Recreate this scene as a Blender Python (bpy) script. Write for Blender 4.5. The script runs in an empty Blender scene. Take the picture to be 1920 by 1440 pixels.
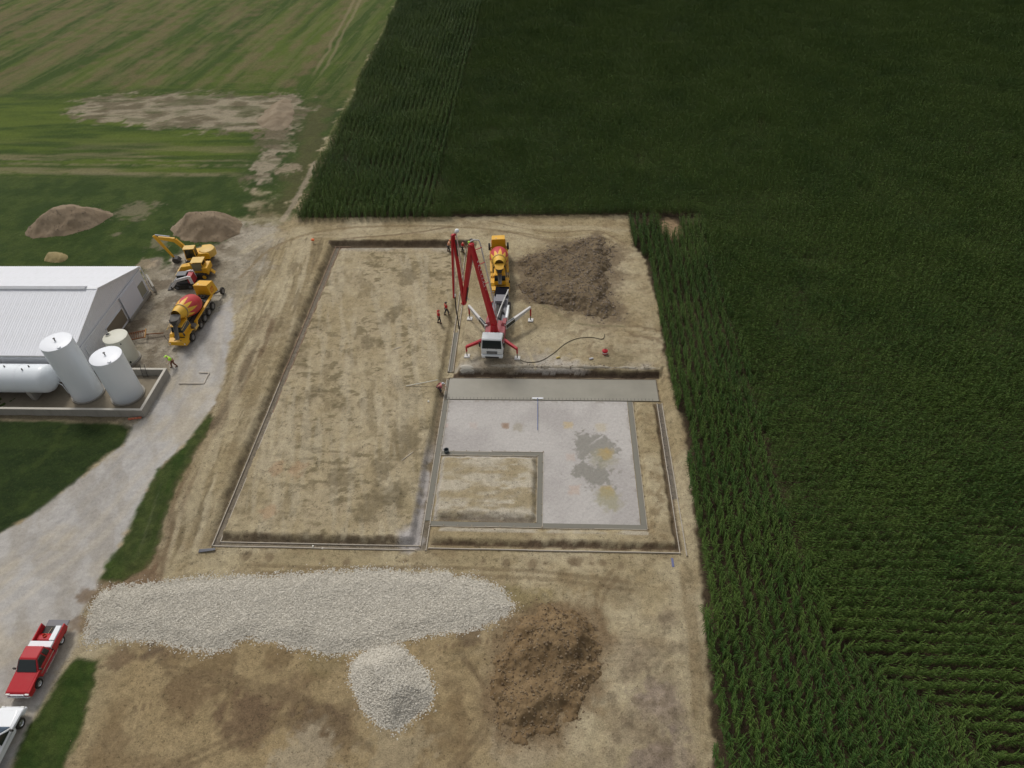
import bpy, bmesh, math, random
import numpy as np
from mathutils import Vector, Matrix

# ------------------------------------------------------------------ camera, sky, sun, exposure
SC = bpy.context.scene
CAM_H = 54.0
_f = 1288.33                                     # focal length in pixels of the 1920 px wide photograph
def _axes(p, yaw, roll):
    cy, sy = math.cos(yaw), math.sin(yaw)
    fw = np.array([sy*math.cos(p), cy*math.cos(p), -math.sin(p)]); rt = np.array([cy, -sy, 0.0]); up = np.cross(rt, fw)
    return rt*math.cos(roll)+up*math.sin(roll), -rt*math.sin(roll)+up*math.cos(roll), fw
CR, CU, CF = _axes(math.radians(43.7915), math.radians(-4.01315), math.radians(-2.27987))
cd = bpy.data.cameras.new('camera'); cam = bpy.data.objects.new('camera', cd); SC.collection.objects.link(cam)
cam.matrix_world = Matrix(((CR[0], CU[0], -CF[0], 0), (CR[1], CU[1], -CF[1], 0), (CR[2], CU[2], -CF[2], CAM_H), (0, 0, 0, 1)))
cd.sensor_fit = 'HORIZONTAL'; cd.sensor_width = 36.0; cd.lens = 36.0*_f/1920.0
cd.clip_start = 0.5; cd.clip_end = 6000
SC.camera = cam
def G(x, y, h=0.0):
    """ground position (metres) of a point measured in the photograph, on the level h"""
    d = CR*(x-960)-CU*(y-720)+CF*_f
    q = d*((CAM_H-h)/-d[2]); return float(q[0]), float(q[1])

SUN_EL, SUN_AZ = math.radians(52), math.radians(-32)      # azimuth from +Y (north) towards +X
world = bpy.data.worlds.new('World'); SC.world = world; world.use_nodes = True
wn, wl = world.node_tree.nodes, world.node_tree.links
wn.clear()
sky = wn.new('ShaderNodeTexSky'); sky.sky_type = 'NISHITA'; sky.sun_disc = False
sky.sun_elevation = SUN_EL; sky.sun_rotation = SUN_AZ; sky.altitude = 200; sky.air_density = 1.0; sky.dust_density = 4.0; sky.ozone_density = 1.0
hsv = wn.new('ShaderNodeHueSaturation'); hsv.inputs['Saturation'].default_value = 0.15
bg = wn.new('ShaderNodeBackground'); bg.inputs['Strength'].default_value = 0.118
wo = wn.new('ShaderNodeOutputWorld')
wl.new(sky.outputs[0], hsv.inputs['Color']); wl.new(hsv.outputs[0], bg.inputs[0]); wl.new(bg.outputs[0], wo.inputs[0])
sd = bpy.data.lights.new('sun', 'SUN'); sd.energy = 1.45; sd.angle = math.radians(10); sd.color = (1.0, 0.95, 0.88)
sun = bpy.data.objects.new('sun', sd); SC.collection.objects.link(sun)
_sdir = Vector((math.sin(SUN_AZ)*math.cos(SUN_EL), math.cos(SUN_AZ)*math.cos(SUN_EL), math.sin(SUN_EL)))
sun.rotation_euler = _sdir.to_track_quat('Z', 'Y').to_euler(); sun.location = (-40, 120, 120)
SC.view_settings.view_transform = 'Standard'; SC.view_settings.look = 'None'
SC.view_settings.exposure = 0.02; SC.view_settings.gamma = 1.0; SC.view_settings.use_curve_mapping = False
SC.render.engine = 'CYCLES'; SC.cycles.max_bounces = 5; SC.cycles.diffuse_bounces = 3; SC.cycles.glossy_bounces = 3
SC.cycles.use_denoising = True

# ------------------------------------------------------------------ helpers
def link(o): SC.collection.objects.link(o); return o
def tag(o, label=None, cat=None, group=None, kind=None):
    if label: o['label'] = label
    if cat: o['category'] = cat
    if group: o['group'] = group
    if kind: o['kind'] = kind
    return o
def empty(name, loc=(0, 0, 0), rz=0.0, label=None, cat=None, group=None):
    o = bpy.data.objects.new(name, None); o.location = loc; o.rotation_euler = (0, 0, rz); o.empty_display_size = 0.3
    link(o); return tag(o, label, cat, group)
class NT:
    def __init__(s, m):
        m.use_nodes = True; s.n = m.node_tree.nodes; s.l = m.node_tree.links
        s.b = s.n['Principled BSDF']
    def new(s, t, **kw):
        x = s.n.new(t)
        for k, v in kw.items(): setattr(x, k, v)
        return x
    def math(s, op, a, b=None, clamp=False):
        x = s.new('ShaderNodeMath', operation=op, use_clamp=clamp)
        for i, v in enumerate((a, b)):
            if v is None: continue
            if isinstance(v, (int, float)): x.inputs[i].default_value = v
            else: s.l.new(v, x.inputs[i])
        return x.outputs[0]
    def noise(s, scale, detail=4, rough=0.6, vec=None, col=False):
        x = s.new('ShaderNodeTexNoise'); x.inputs['Scale'].default_value = scale; x.inputs['Detail'].default_value = detail
        x.inputs['Roughness'].default_value = rough
        if vec is not None: s.l.new(vec, x.inputs['Vector'])
        return x.outputs['Color' if col else 'Fac']
    def mix(s, f, a, b, mode='MIX'):
        x = s.new('ShaderNodeMix', data_type='RGBA', blend_type=mode)
        for i, v in ((0, f), (6, a), (7, b)):
            if isinstance(v, (int, float)): x.inputs[i].default_value = v
            elif isinstance(v, (tuple, list)): x.inputs[i].default_value = (*v[:3], 1)
            else: s.l.new(v, x.inputs[i])
        return x.outputs[2]
    def ramp(s, v, a, b, lo=0.0, hi=1.0):
        x = s.new('ShaderNodeMapRange'); x.inputs[1].default_value = a; x.inputs[2].default_value = b
        x.inputs[3].default_value = lo; x.inputs[4].default_value = hi; s.l.new(v, x.inputs[0]); return x.outputs[0]
    def bump(s, h, strength=0.4, dist=0.05):
        x = s.new('ShaderNodeBump'); x.inputs['Strength'].default_value = strength; x.inputs['Distance'].default_value = dist
        s.l.new(h, x.inputs['Height']); s.l.new(x.outputs[0], s.b.inputs['Normal'])
    def obj(s): return s.new('ShaderNodeTexCoord').outputs['Object']
    def pos(s): return s.new('ShaderNodeNewGeometry').outputs['Position']
MATS = {}
def mat(name, col, rough=0.6, metal=0.0, dirt=0.0, dcol=(0.22, 0.18, 0.12), dscale=1.2, spec=0.4, streak=False, bump=0.0):
    """painted / plain surface with uneven grime on it"""
    if name in MATS: return MATS[name]
    m = bpy.data.materials.new(name); t = NT(m)
    t.b.inputs['Base Color'].default_value = (*col, 1); t.b.inputs['Roughness'].default_value = rough
    t.b.inputs['Metallic'].default_value = metal; t.b.inputs['Specular IOR Level'].default_value = spec
    if dirt > 0:
        v = t.obj()
        if streak:
            mp = t.new('ShaderNodeMapping'); mp.inputs['Scale'].default_value = (1, 1, 0.12); t.l.new(v, mp.inputs[0]); v = mp.outputs[0]
        f = t.ramp(t.noise(dscale, 6, 0.65, v), 0.42, 0.78, 0.0, dirt)
        g = t.ramp(t.noise(dscale*9, 3, 0.6, v), 0.35, 0.75, 0.0, dirt*0.5)
        c = t.mix(t.math('MAXIMUM', f, g), col, dcol)
        t.l.new(c, t.b.inputs['Base Color'])
        t.l.new(t.ramp(f, 0, 1, rough, min(1, rough+0.35)), t.b.inputs['Roughness'])
    if bump > 0: t.bump(t.noise(14, 4, 0.6, t.obj()), bump, 0.02)
    MATS[name] = m; return m

class MB:
    """collects shapes into one mesh"""
    def __init__(s): s.v = []; s.f = []; s.m = []; s.mi = 0
    def add(s, vs, fs):
        n = len(s.v); s.v += [tuple(map(float, v)) for v in vs]; s.f += [tuple(i+n for i in f) for f in fs]; s.m += [s.mi]*len(fs); return s
    def box(s, x0, x1, y0, y1, z0, z1):
        return s.add([(x0,y0,z0),(x1,y0,z0),(x1,y1,z0),(x0,y1,z0),(x0,y0,z1),(x1,y0,z1),(x1,y1,z1),(x0,y1,z1)],
                     [(0,3,2,1),(4,5,6,7),(0,1,5,4),(1,2,6,5),(2,3,7,6),(3,0,4,7)])
    def beam(s, a, b, w, h, w2=None, h2=None, up=(0, 0, 1)):
        """box beam from a to b, width w (sideways) and height h (towards up)"""
        a, b = Vector(a), Vector(b); d = (b-a).normalized(); u = Vector(up)
        sd_ = d.cross(u)
        if sd_.length < 1e-4: sd_ = d.cross(Vector((1, 0, 0)))
        sd_.normalize(); u = sd_.cross(d).normalized(); w2 = w if w2 is None else w2; h2 = h if h2 is None else h2
        vs = []
        for p, ww, hh in ((a, w, h), (b, w2, h2)):
            for i, j in ((-1, -1), (1, -1), (1, 1), (-1, 1)): vs.append(p+sd_*(i*ww/2)+u*(j*hh/2))
        return s.add(vs, [(0,3,2,1),(4,5,6,7),(0,1,5,4),(1,2,6,5),(2,3,7,6),(3,0,4,7)])
    def cyl(s, a, b, r, r2=None, n=12, caps=True):
        a, b = Vector(a), Vector(b); d = (b-a).normalized(); r2 = r if r2 is None else r2
        u = d.orthogonal().normalized(); w = d.cross(u); vs = []
        for p, rr in ((a, r), (b, r2)):
            for i in range(n): t = 2*math.pi*i/n; vs.append(p+(u*math.cos(t)+w*math.sin(t))*rr)
        fs = [(i, (i+1) % n, n+(i+1) % n, n+i) for i in range(n)]
        if caps: fs += [tuple(range(n-1, -1, -1)), tuple(range(n, 2*n))]
        return s.add(vs, fs)
    def lathe(s, o, axis, prof, n=24, caps=True):
        """prof: list of (distance along axis, radius)"""
        o = Vector(o); d = Vector(axis).normalized(); u = d.orthogonal().normalized(); w = d.cross(u); vs = []
        for t, rr in prof:
            for i in range(n): a = 2*math.pi*i/n; vs.append(o+d*t+(u*math.cos(a)+w*math.sin(a))*rr)
        fs = [(k*n+i, k*n+(i+1) % n, (k+1)*n+(i+1) % n, (k+1)*n+i) for k in range(len(prof)-1) for i in range(n)]
        if caps: fs += [tuple(range(n-1, -1, -1)), tuple(range((len(prof)-1)*n, len(prof)*n))]
        return s.add(vs, fs)
    def extr(s, prof, x0, x1, inset=0.0):
        """side outline (y,z) given counter-clockwise, pushed from x0 to x1"""
        n = len(prof); vs = [(x0, y, z) for y, z in prof]+[(x1, y, z) for y, z in prof]
        return s.add(vs, [tuple(range(n)), tuple(range(2*n-1, n-1, -1))]+[(i, n+i, n+(i+1) % n, (i+1) % n) for i in range(n)])
    def tube(s, pts, r, n=8):
        pts = [Vector(p) for p in pts]; vs = []; prev = None
        for i, p in enumerate(pts):
            d = (pts[min(i+1, len(pts)-1)]-pts[max(i-1, 0)]).normalized()
            u = d.orthogonal().normalized() if prev is None else (prev-d*prev.dot(d)).normalized(); prev = u; w = d.cross(u)
            rr = r[i] if isinstance(r, (list, tuple)) else r
            for k in range(n): a = 2*math.pi*k/n; vs.append(p+(u*math.cos(a)+w*math.sin(a))*rr)
        m = len(pts)
        fs = [(k*n+i, k*n+(i+1) % n, (k+1)*n+(i+1) % n, (k+1)*n+i) for k in range(m-1) for i in range(n)]
        fs += [tuple(range(n-1, -1, -1)), tuple(range((m-1)*n, m*n))]
        return s.add(vs, fs)
    def ball(s, c, r, n=10, m=6, sc=(1, 1, 1)):
        prof = [(-math.cos(math.pi*k/m), max(1e-3, math.sin(math.pi*k/m))) for k in range(m+1)]; vs = []
        for t, rr in prof:
            for i in range(n): a = 2*math.pi*i/n; vs.append((c[0]+rr*math.cos(a)*r*sc[0], c[1]+rr*math.sin(a)*r*sc[1], c[2]+t*r*sc[2]))
        return s.add(vs, [(k*n+i, k*n+(i+1) % n, (k+1)*n+(i+1) % n, (k+1)*n+i) for k in range(m) for i in range(n)])
    def hexa(s, bottom, top):
        """8-corner block: 4 bottom and 4 top points"""
        return s.add(list(bottom)+list(top), [(0,3,2,1),(4,5,6,7),(0,1,5,4),(1,2,6,5),(2,3,7,6),(3,0,4,7)])
    def mesh(s, name, mats, smooth=False):
        me = bpy.data.meshes.new(name); me.from_pydata(s.v, [], s.f)
        for m in (mats if isinstance(mats, (list, tuple)) else [mats]): me.materials.append(m)
        if any(s.m): me.polygons.foreach_set('material_index', s.m)
        bm = bmesh.new(); bm.from_mesh(me); bmesh.ops.recalc_face_normals(bm, faces=bm.faces); bm.to_mesh(me); bm.free()
        if smooth:
            me.shade_smooth()
            if smooth is not True: me.set_sharp_from_angle(angle=math.radians(smooth))
        return me
    def build(s, name, mats, parent=None, smooth=False, bevel=0.0):
        o = bpy.data.objects.new(name, s.mesh(name, mats, smooth)); link(o)
        if parent is not None: o.parent = parent
        if bevel > 0:
            b = o.modifiers.new('bevel', 'BEVEL'); b.width = bevel; b.segments = 2; b.limit_method = 'ANGLE'; b.angle_limit = math.radians(35)
        return o
def inst(name, me, parent=None, loc=(0, 0, 0), rot=(0, 0, 0), scale=(1, 1, 1)):
    o = bpy.data.objects.new(name, me); link(o)
    if parent is not None: o.parent = parent
    o.location = loc; o.rotation_euler = rot; o.scale = scale; return o
def copy_tree(o, parent=None):
    c = o.copy(); link(c); c.parent = parent
    for ch in list(o.children): copy_tree(ch, c)
    return c

# ---- noise on arrays
def _hash(i, j, seed):
    h = (i.astype(np.int64)*374761393+j.astype(np.int64)*668265263+seed*1442695041) & 0xffffffff
    h = ((h ^ (h >> 13))*1274126177) & 0xffffffff
    return ((h ^ (h >> 16)) & 0xffff).astype(np.float32)/65535.0
def vnoise(x, y, seed=0):
    i, j = np.floor(x), np.floor(y); fx, fy = (x-i).astype(np.float32), (y-j).astype(np.float32)
    fx = fx*fx*(3-2*fx); fy = fy*fy*(3-2*fy)
    a, b, c, d = _hash(i, j, seed), _hash(i+1, j, seed), _hash(i, j+1, seed), _hash(i+1, j+1, seed)
    return (a*(1-fx)+b*fx)*(1-fy)+(c*(1-fx)+d*fx)*fy
def fbm(x, y, scale, oct=4, seed=0, gain=0.55):
    """noise 0..1, features about `scale` metres"""
    s = 0; a = 1.0; t = 0; k = 1.0/scale
    for o in range(oct):
        s = s+a*vnoise(x*k+17.3*o, y*k-9.1*o, seed+o*7); t += a; a *= gain; k *= 2.03
    return s/t
def smooth(a, b, v): t = np.clip((v-a)/(b-a), 0, 1); return t*t*(3-2*t)
def poly_sd(X, Y, pts, pad=6.0):
    """signed distance (inside positive) to a polygon, clipped at -pad"""
    P = np.array(pts, float); out = np.full(X.shape, -pad, np.float32)
    bx = (X > P[:, 0].min()-pad) & (X < P[:, 0].max()+pad) & (Y > P[:, 1].min()-pad) & (Y < P[:, 1].max()+pad)
    x, y = X[bx], Y[bx]
    if x.size == 0: return out
    d2 = np.full(x.shape, 1e12); ins = np.zeros(x.shape, bool)
    for a, b in zip(P, np.roll(P, -1, 0)):
        e = b-a; l = max(1e-9, e@e); t = np.clip(((x-a[0])*e[0]+(y-a[1])*e[1])/l, 0, 1)
        d2 = np.minimum(d2, (x-a[0]-t*e[0])**2+(y-a[1]-t*e[1])**2)
        if a[1] != b[1]: ins ^= ((a[1] > y) != (b[1] > y)) & (x < (b[0]-a[0])*(y-a[1])/(b[1]-a[1])+a[0])
    out[bx] = np.where(ins, 1, -1)*np.sqrt(d2); return out
def line_d(X, Y, pts, pad=5.0):
    """distance to a polyline, signed by side"""
    P = np.array(pts, float); out = np.full(X.shape, pad*2, np.float32)
    bx = (X > P[:, 0].min()-pad) & (X < P[:, 0].max()+pad) & (Y > P[:, 1].min()-pad) & (Y < P[:, 1].max()+pad)
    x, y = X[bx], Y[bx]
    if x.size == 0: return out
    best = np.full(x.shape, 1e12); sg = np.ones(x.shape)
    for a, b in zip(P[:-1], P[1:]):
        e = b-a; l = max(1e-9, e@e); t = np.clip(((x-a[0])*e[0]+(y-a[1])*e[1])/l, 0, 1)
        d = (x-a[0]-t*e[0])**2+(y-a[1]-t*e[1])**2; m = d < best; best = np.where(m, d, best)
        sg = np.where(m, np.sign(e[0]*(y-a[1])-e[1]*(x-a[0])), sg)
    out[bx] = np.sqrt(best)*sg; return out
def spline(pts, k=6):
    P = [np.array(p, float) for p in pts]; P = [2*P[0]-P[1]]+P+[2*P[-1]-P[-2]]; out = []
    for i in range(1, len(P)-2):
        for j in range(k):
            t = j/k; out.append(0.5*((2*P[i])+(-P[i-1]+P[i+1])*t+(2*P[i-1]-5*P[i]+4*P[i+1]-P[i+2])*t*t+(-P[i-1]+3*P[i]-3*P[i+1]+P[i+2])*t**3))
    return out+[P[-2]]
def GP(pts, h=0.0): return [G(x, y, h) for x, y in pts]
# ------------------------------------------------------------------ the ground: one height field
FL = -0.72                                       # level of footings and slab
WX0, WX1, SY, NY = -31.2, 12.75, 34.7, 85.75     # outer lines of the footing forms
MX0, MX1 = -11.6, -11.0                          # middle footing
CORN_E = GP([(1175, 405), (1182, 460), (1203, 482), (1212, 520), (1225, 560), (1240, 660), (1258, 740), (1275, 800), (1292, 920), (1305, 1040)])
def xs(*segs):
    out = []
    for a, b, s in segs: out.append(np.arange(a, b, s))
    return np.concatenate(out)
gx = np.concatenate([-170-np.geomspace(900, 1, 14), xs((-170, -62, 0.42), (-62, 18, 0.155), (18, 30, 0.5)), 30+np.geomspace(1, 1200, 26)])
gy = np.concatenate([-60+np.arange(0, 60, 10), xs((0, 14, 1.0), (14, 95, 0.155), (95, 150, 0.36), (150, 240, 0.8)), 240+np.geomspace(1, 2500, 22)])
X, Y = np.meshgrid(gx, gy); shp = X.shape; X = X.ravel(); Y = Y.ravel()
def fx(v, a, b): return smooth(a, b, v)
jit = fbm(X, Y, 0.9, 3, 3)-0.5
jx, jy = X+jit*0.35, Y+(fbm(X, Y, 0.9, 3, 9)-0.5)*0.35
def box_in(x0, x1, y0, y1, sx=0.35, sy=0.35, ax=None):
    """1 inside a rectangle, falling to 0 across its border band (inside)"""
    return smooth(0, sx, jx-x0)*smooth(0, sx, x1-jx)*smooth(0, sy, jy-y0)*smooth(0, sy, y1-jy)
base = -0.70*smooth(8, 0, Y-34)*smooth(-46, -36, X)*smooth(22, 13, X)
Z = base.copy()
# whole foundation dug down to the footing level
dig = smooth(-0.9, -0.05, np.minimum(np.minimum(jx-WX0, WX1-jx), np.minimum(Y-SY+0.85, NY-jy)))
dig = np.where((X > 2) & (Y > 59.3), 0, dig)
yard = smooth(0, 0.5, jx-(MX1+0.35))*smooth(0, 0.75, jy-58.15)                # pump yard stays at grade
floor = np.full(X.shape, FL-0.10)
Z = Z*(1-dig)+floor*dig
# plateau of the left cell
s = np.clip((NY-Y)/50.0, 0, 1)
plat = FL+0.02+0.62*s**0.8+(fbm(X, Y, 5, 4, 21)-0.5)*0.16
mA = smooth(0.08, 0.30, jx-(WX0+0.62))*smooth(0.5, 1.0, MX0-jx)*smooth(0.45, 1.15, jy-SY)*smooth(0.0, 0.4, NY-Y-0.1)
Z = np.maximum(Z, (FL-0.10)*(1-mA)+plat*mA)*1.0
yardz = (fbm(X, Y, 4, 4, 5)-0.5)*0.12
yard = np.maximum(yard, smooth(NY-.3, NY+.5, jy))
Z = np.where((X > MX1+0.2) & (Y > 57.9) & (X < WX1+0.5), (FL-0.10)*(1-yard)+yardz*yard, Z)
for x0, x1, y0, y1, h, sx, sy in ((MX1+0.15, -0.9, 38.0, 46.15, FL+0.42, 0.5, 0.9), (MX1+0.2, 12.1, 35.3, 37.35, FL+0.40, 0.4, 0.6), (9.75, 12.05, 35.3, 54.2, FL+0.40, 0.4, 0.6)):
    m = box_in(x0, x1, y0, y1, sx, sy)
    Z = np.where((X > x0) & (X < x1) & (Y > y0) & (Y < y1), np.maximum(Z, (FL-0.10)*(1-m)+(h+(fbm(X, Y, 2, 4, 31)-0.5)*0.12)*m), Z)
rough_dirt = (fbm(X, Y, 1.1, 5, 41, .65)-0.5)*0.20+(fbm(X, Y, 9, 3, 43)-0.5)*0.25*smooth(0, 6, np.maximum(WX0-2-X, np.maximum(SY-1-Y, Y-NY-1)))
grade = smooth(0.5, 0.0, dig)
Z += rough_dirt*grade
loose = smooth(-1.2, 1.6, poly_sd(X, Y, GP([(1140, 1195), (1200, 1170), (1255, 1150), (1268, 1230), (1275, 1320), (1288, 1400), (1290, 1450), (1200, 1450), (1120, 1440), (1100, 1400), (1150, 1350), (1145, 1270)], -.7), 5)+(fbm(X, Y, 2.2, 4, 47)-.5)*4)
Z += loose*(.12+.34*(fbm(X, Y, 1.2, 5, 49, .62)-.4))
inpit = (X > WX0) & (X < WX1) & (Y > SY) & (Y < NY)

# ------------------------------------------------------------------ what the ground is made of
n5 = fbm(X, Y, .42, 2, 171)
n1, n2, n3, n4 = fbm(X, Y, 7, 5, 101), fbm(X, Y, 2.2, 4, 111), fbm(X, Y, 0.7, 3, 121), fbm(X, Y, 16, 4, 131)
C = np.zeros((X.size, 3), np.float32)
def put(m, c):
    global C
    c = np.array(c, np.float32); C = C*(1-m[:, None])+(c if c.ndim == 2 else c[None, :])*m[:, None]
def mixc(a, b, t): return np.array(a)[None, :]*(1-t[:, None])+np.array(b)[None, :]*t[:, None]
TAN, PALE, BROWN, DARK = (.325, .262, .152), (.43, .365, .24), (.21, .155, .085), (.10, .072, .045)
UMBER, GREY, STRAW = (.155, .105, .062), (.37, .34, .305), (.27, .24, .11)
put(np.ones(X.size), mixc(TAN, PALE, smooth(.35, .7, n1)))
put(smooth(.5, .72, n2)*.45, BROWN); put(smooth(.55, .8, n3)*.3, UMBER)
# fields of grass
west = poly_sd(X, Y, GP([(-900, -160), (760, -160), (750, 0), (690, 130), (640, 230), (600, 300), (560, 370), (545, 400), (520, 425), (478, 432), (455, 445), (470, 490), (395, 560), (150, 900), (-700, 1500), (-2500, 700)]), 8)
w2 = smooth(-1.2, .8, west+(n2-.5)*6+(n3-.5)*3)
gcol = mixc((.040, .070, .015), (.066, .098, .022), smooth(.3, .7, n2)); put(w2, gcol)
far = smooth(113, 116, Y+(n2-.5)*3-(X+60)*.02)              # striped hay field beyond the lane
U = X-.09*Y+.0035*np.maximum(0, 165-Y)**2*smooth(-80, -110, X); V = Y
stripe = .5*fbm(U, V*.05, 2.4, 4, 201)+.5*fbm(U, V*.1, 5.5, 3, 211)
hay = mixc((.050, .084, .014), (.098, .136, .022), smooth(.35, .68, stripe)); m = w2*smooth(134, 150, Y+(n1-.5)*10)
put(m, hay); put(m*smooth(.46, .66, .35*stripe+.35*fbm(U, V*.16, 3.2, 5, 215)+.3*n2+.07*smooth(-60, -150, X))*.68, (.185, .135, .075))
put(m*smooth(.5, .62, fbm(U, V*.08, 1.2, 3, 221))*.35, (.16, .17, .06))
m = w2*smooth(106, 109, Y+(n1-.5)*3)*smooth(150, 138, Y+(n1-.5)*10)*smooth(-50, -56, X+(n2-.5)*5)
put(m, mixc((.050, .086, .014), (.105, .145, .022), smooth(.3, .7, fbm(X*.12, Y, 1.6, 3, 231))))
put(m*smooth(.48, .66, fbm(X*.1, Y, 2.6, 4, 241))*smooth(124, 112, Y)*.7, (.26, .22, .12))
for yy, ww in ((107.2, .5), (110.6, .45), (112.3, .3)):   # pale wheel lines across
    d = np.abs(Y-yy-(X+60)*-.035-(n2-.5)*1.2); put(w2*smooth(ww*1.6, ww*.5, d)*smooth(-48, -58, X)*.5*smooth(.3, .5, n2), (.26, .22, .13))
# bare strip with old spoil and the worn lane running back to the site
bare = poly_sd(X, Y, GP([(128, 205), (165, 182), (300, 176), (420, 180), (560, 176), (575, 200), (560, 240), (530, 290), (505, 345), (478, 348), (470, 330), (495, 290), (495, 243), (420, 244), (330, 240), (230, 232), (150, 222)]), 10)
mb = smooth(-1.4, 1.4, bare+(n2-.5)*8+(n3-.5)*4)
put(mb*.9, mixc((.18, .145, .095), (.38, .32, .23), smooth(.35, .65, fbm(X, Y*2, 3, 4, 251))))
put(mb*smooth(.5, .65, fbm(X*.3, Y, 2, 4, 261))*.55, (.085, .10, .035))
lane = poly_sd(X, Y, GP([(462, 385), (478, 362), (505, 375), (520, 400), (545, 415), (520, 470), (430, 470), (455, 420)]), 8)
ml = smooth(-1.6, 2.0, lane+(n2-.5)*7+(n3-.5)*3); put(ml*.7, mixc((.22, .17, .105), (.36, .30, .2), smooth(.4, .65, n2)))
m = smooth(3.5, .5, np.abs(line_d(X, Y, GP([(600, 200), (575, 300), (530, 400)]), 8))+(n2-.5)*6)*w2; put(m*.45, (.15, .12, .06))
edge = np.abs(line_d(X, Y, GP([(590, 305), (571, 345), (552, 380), (530, 412)]), 4)); put(smooth(.7, .2, edge+(n3-.5)*.6)*.85, (.36, .30, .21))
edge = np.abs(line_d(X, Y, GP([(748, 0), (700, 100), (650, 200), (600, 300)]), 4)); put(smooth(1.0, .3, edge+(n3-.5)*1.2)*.4, STRAW)
for a in (-46.5, -48.2): put(w2*smooth(.55, .2, np.abs(X-a-(Y-90)*-.05-(n1-.5)*1.5))*smooth(150, 160, Y)*.5, (.28, .23, .13))
# patchy bare earth round the farm yard
yardp = poly_sd(X, Y, GP([(270, 500), (300, 485), (315, 500), (340, 470), (400, 460), (455, 420), (520, 425), (500, 520), (420, 600), (400, 700), (330, 780), (240, 800), (250, 700), (180, 690), (250, 560)]), 6)
my = smooth(-1.0, .8, yardp+(n2-.5)*3+(n3-.5)*1.5); put(my, mixc((.26, .225, .165), (.37, .33, .26), smooth(.35, .65, n2)))
put(my*smooth(.46, .6, fbm(X, Y, 1.8, 4, 271))*smooth(-44, -48, X)*.75, (.15, .12, .085))
for cx, cy, r in ((275, 494, 1.7), (215, 440, .8), (110, 400, 1.0), (260, 395, 3.2), (540, 318, 2.0), (300, 455, 2.0)):
    a = G(cx, cy); d = np.hypot(X-a[0], Y-a[1])/r; put(smooth(1.1, .5, d+(n3-.5)*1.4+(n2-.5))*(.85 if cx in (275, 540) else .45), (.36, .29, .20))
# lawn beside the wall, verges, gravel drive
lawn = poly_sd(X, Y, GP([(-300, 785), (0, 783), (60, 786), (130, 792), (200, 795), (248, 800), (232, 832), (130, 910), (60, 965), (0, 1000), (-300, 1160)]), 6)
drive = poly_sd(X, Y, GP([(248, 795), (275, 782), (305, 715), (350, 640), (400, 590), (432, 560), (440, 610), (428, 660), (418, 720), (392, 775), (352, 830), (300, 880), (262, 950), (222, 1020), (184, 1080), (150, 1135), (138, 1190), (112, 1245), (50, 1350), (8, 1440), (-50, 1520), (-500, 1520), (-500, 1200), (-300, 1160), (0, 1000), (60, 965), (130, 910), (232, 832)]), 8)
verge1 = poly_sd(X, Y, GP([(392, 775), (350, 830), (298, 880), (258, 950), (221, 1020), (182, 1082), (215, 1085), (262, 1064), (285, 1030), (312, 955), (345, 890), (378, 830), (400, 785)]), 5)
verge2 = poly_sd(X, Y, GP([(176, 1230), (140, 1224), (112, 1255), (52, 1355), (10, 1445), (-30, 1500), (50, 1520), (98, 1450), (138, 1370), (162, 1300)]), 5)
dj = (n2-.5)*.7+(n3-.5)*.8
md = smooth(-.35, .35, drive+dj)
put(md, mixc((.345, .32, .285), (.41, .39, .365), smooth(.35, .62, fbm((X*.9+Y*.5), (Y*.9-X*.5)*.35, 1.8, 4, 281))))
put(md*smooth(.52, .68, n1)*.5, (.42, .36, .26))
for k in (-2.6, -1.0, .9, 2.5):        # wheel lanes down the drive
    d = line_d(X, Y, GP(spline([(405, 600), (385, 690), (330, 800), (235, 900), (140, 1000), (20, 1090), (-60, 1140)])), 6)
    put(md*smooth(.6, .1, np.abs(d-k+(n2-.5)*.8))*.35, (.47, .42, .34) if k > 0 else (.31, .30, .29))
put(smooth(-.4, .5, lawn+dj*.8), mixc((.026, .046, .012), (.038, .062, .015), smooth(.3, .7, fbm(X, Y*2, 3, 4, 291))))
put(smooth(-.2, .5, lawn+dj)*smooth(.62, .75, n2)*.35, (.08, .11, .025))
for vg in (verge1, verge2): put(smooth(-.35, .35, vg+dj*.9), mixc((.036, .068, .013), (.060, .092, .022), smooth(.3, .7, n2))); put(smooth(-.1, .4, vg+dj)*smooth(.52, .66, fbm(X+.5*Y, Y*.3, 1.0, 4, 351))*.55, (.12, .105, .045))
put(smooth(.9, .3, np.abs(Y-50.0+(X+50)*.02+(n2-.5)*.8))*smooth(-45, -47, X)*.8, (.30, .24, .16))
# haul tracks: long combed streaks down the west side of the dig and across the south apron
def track(pts, width, col, a, lines=0, seed=0):
    global C
    d = line_d(X, Y, GP(spline(pts)), width+3); w = np.abs(d)+(fbm(X, Y, 1.4, 3, seed)-.5)*width*.7
    m = smooth(width, width*.45, w)*a
    if lines: m = m*(.35+.65*smooth(.35, .7, vnoise(d*lines, X*0+Y*.22, seed+5)))
    put(m, col)
wside = smooth(-36, -34, X)*0+smooth(0, 2, WX0-X)*smooth(-44, -38, X)*smooth(30, 36, Y)*smooth(92, 86, Y)
comb = fbm((X+(Y-60)*.10)*1.0, Y*.07, .8, 4, 301)
put(wside*smooth(.44, .58, comb)*.6*(1-md), (.22, .17, .095)); put(wside*smooth(.54, .66, fbm((X+(Y-60)*.10), Y*.06, 1.1, 4, 307))*.7*(1-md), (.45, .385, .26)); put(wside*smooth(.58, .66, fbm(X+(Y-60)*.10, Y*.12, .5, 3, 309))*.6*(1-md), (.15, .115, .065))
track([(498, 600), (488, 640), (455, 700), (420, 770), (375, 850), (330, 930), (300, 1010), (275, 1080)], 1.5, UMBER, .7, 2.2, 401)
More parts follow.
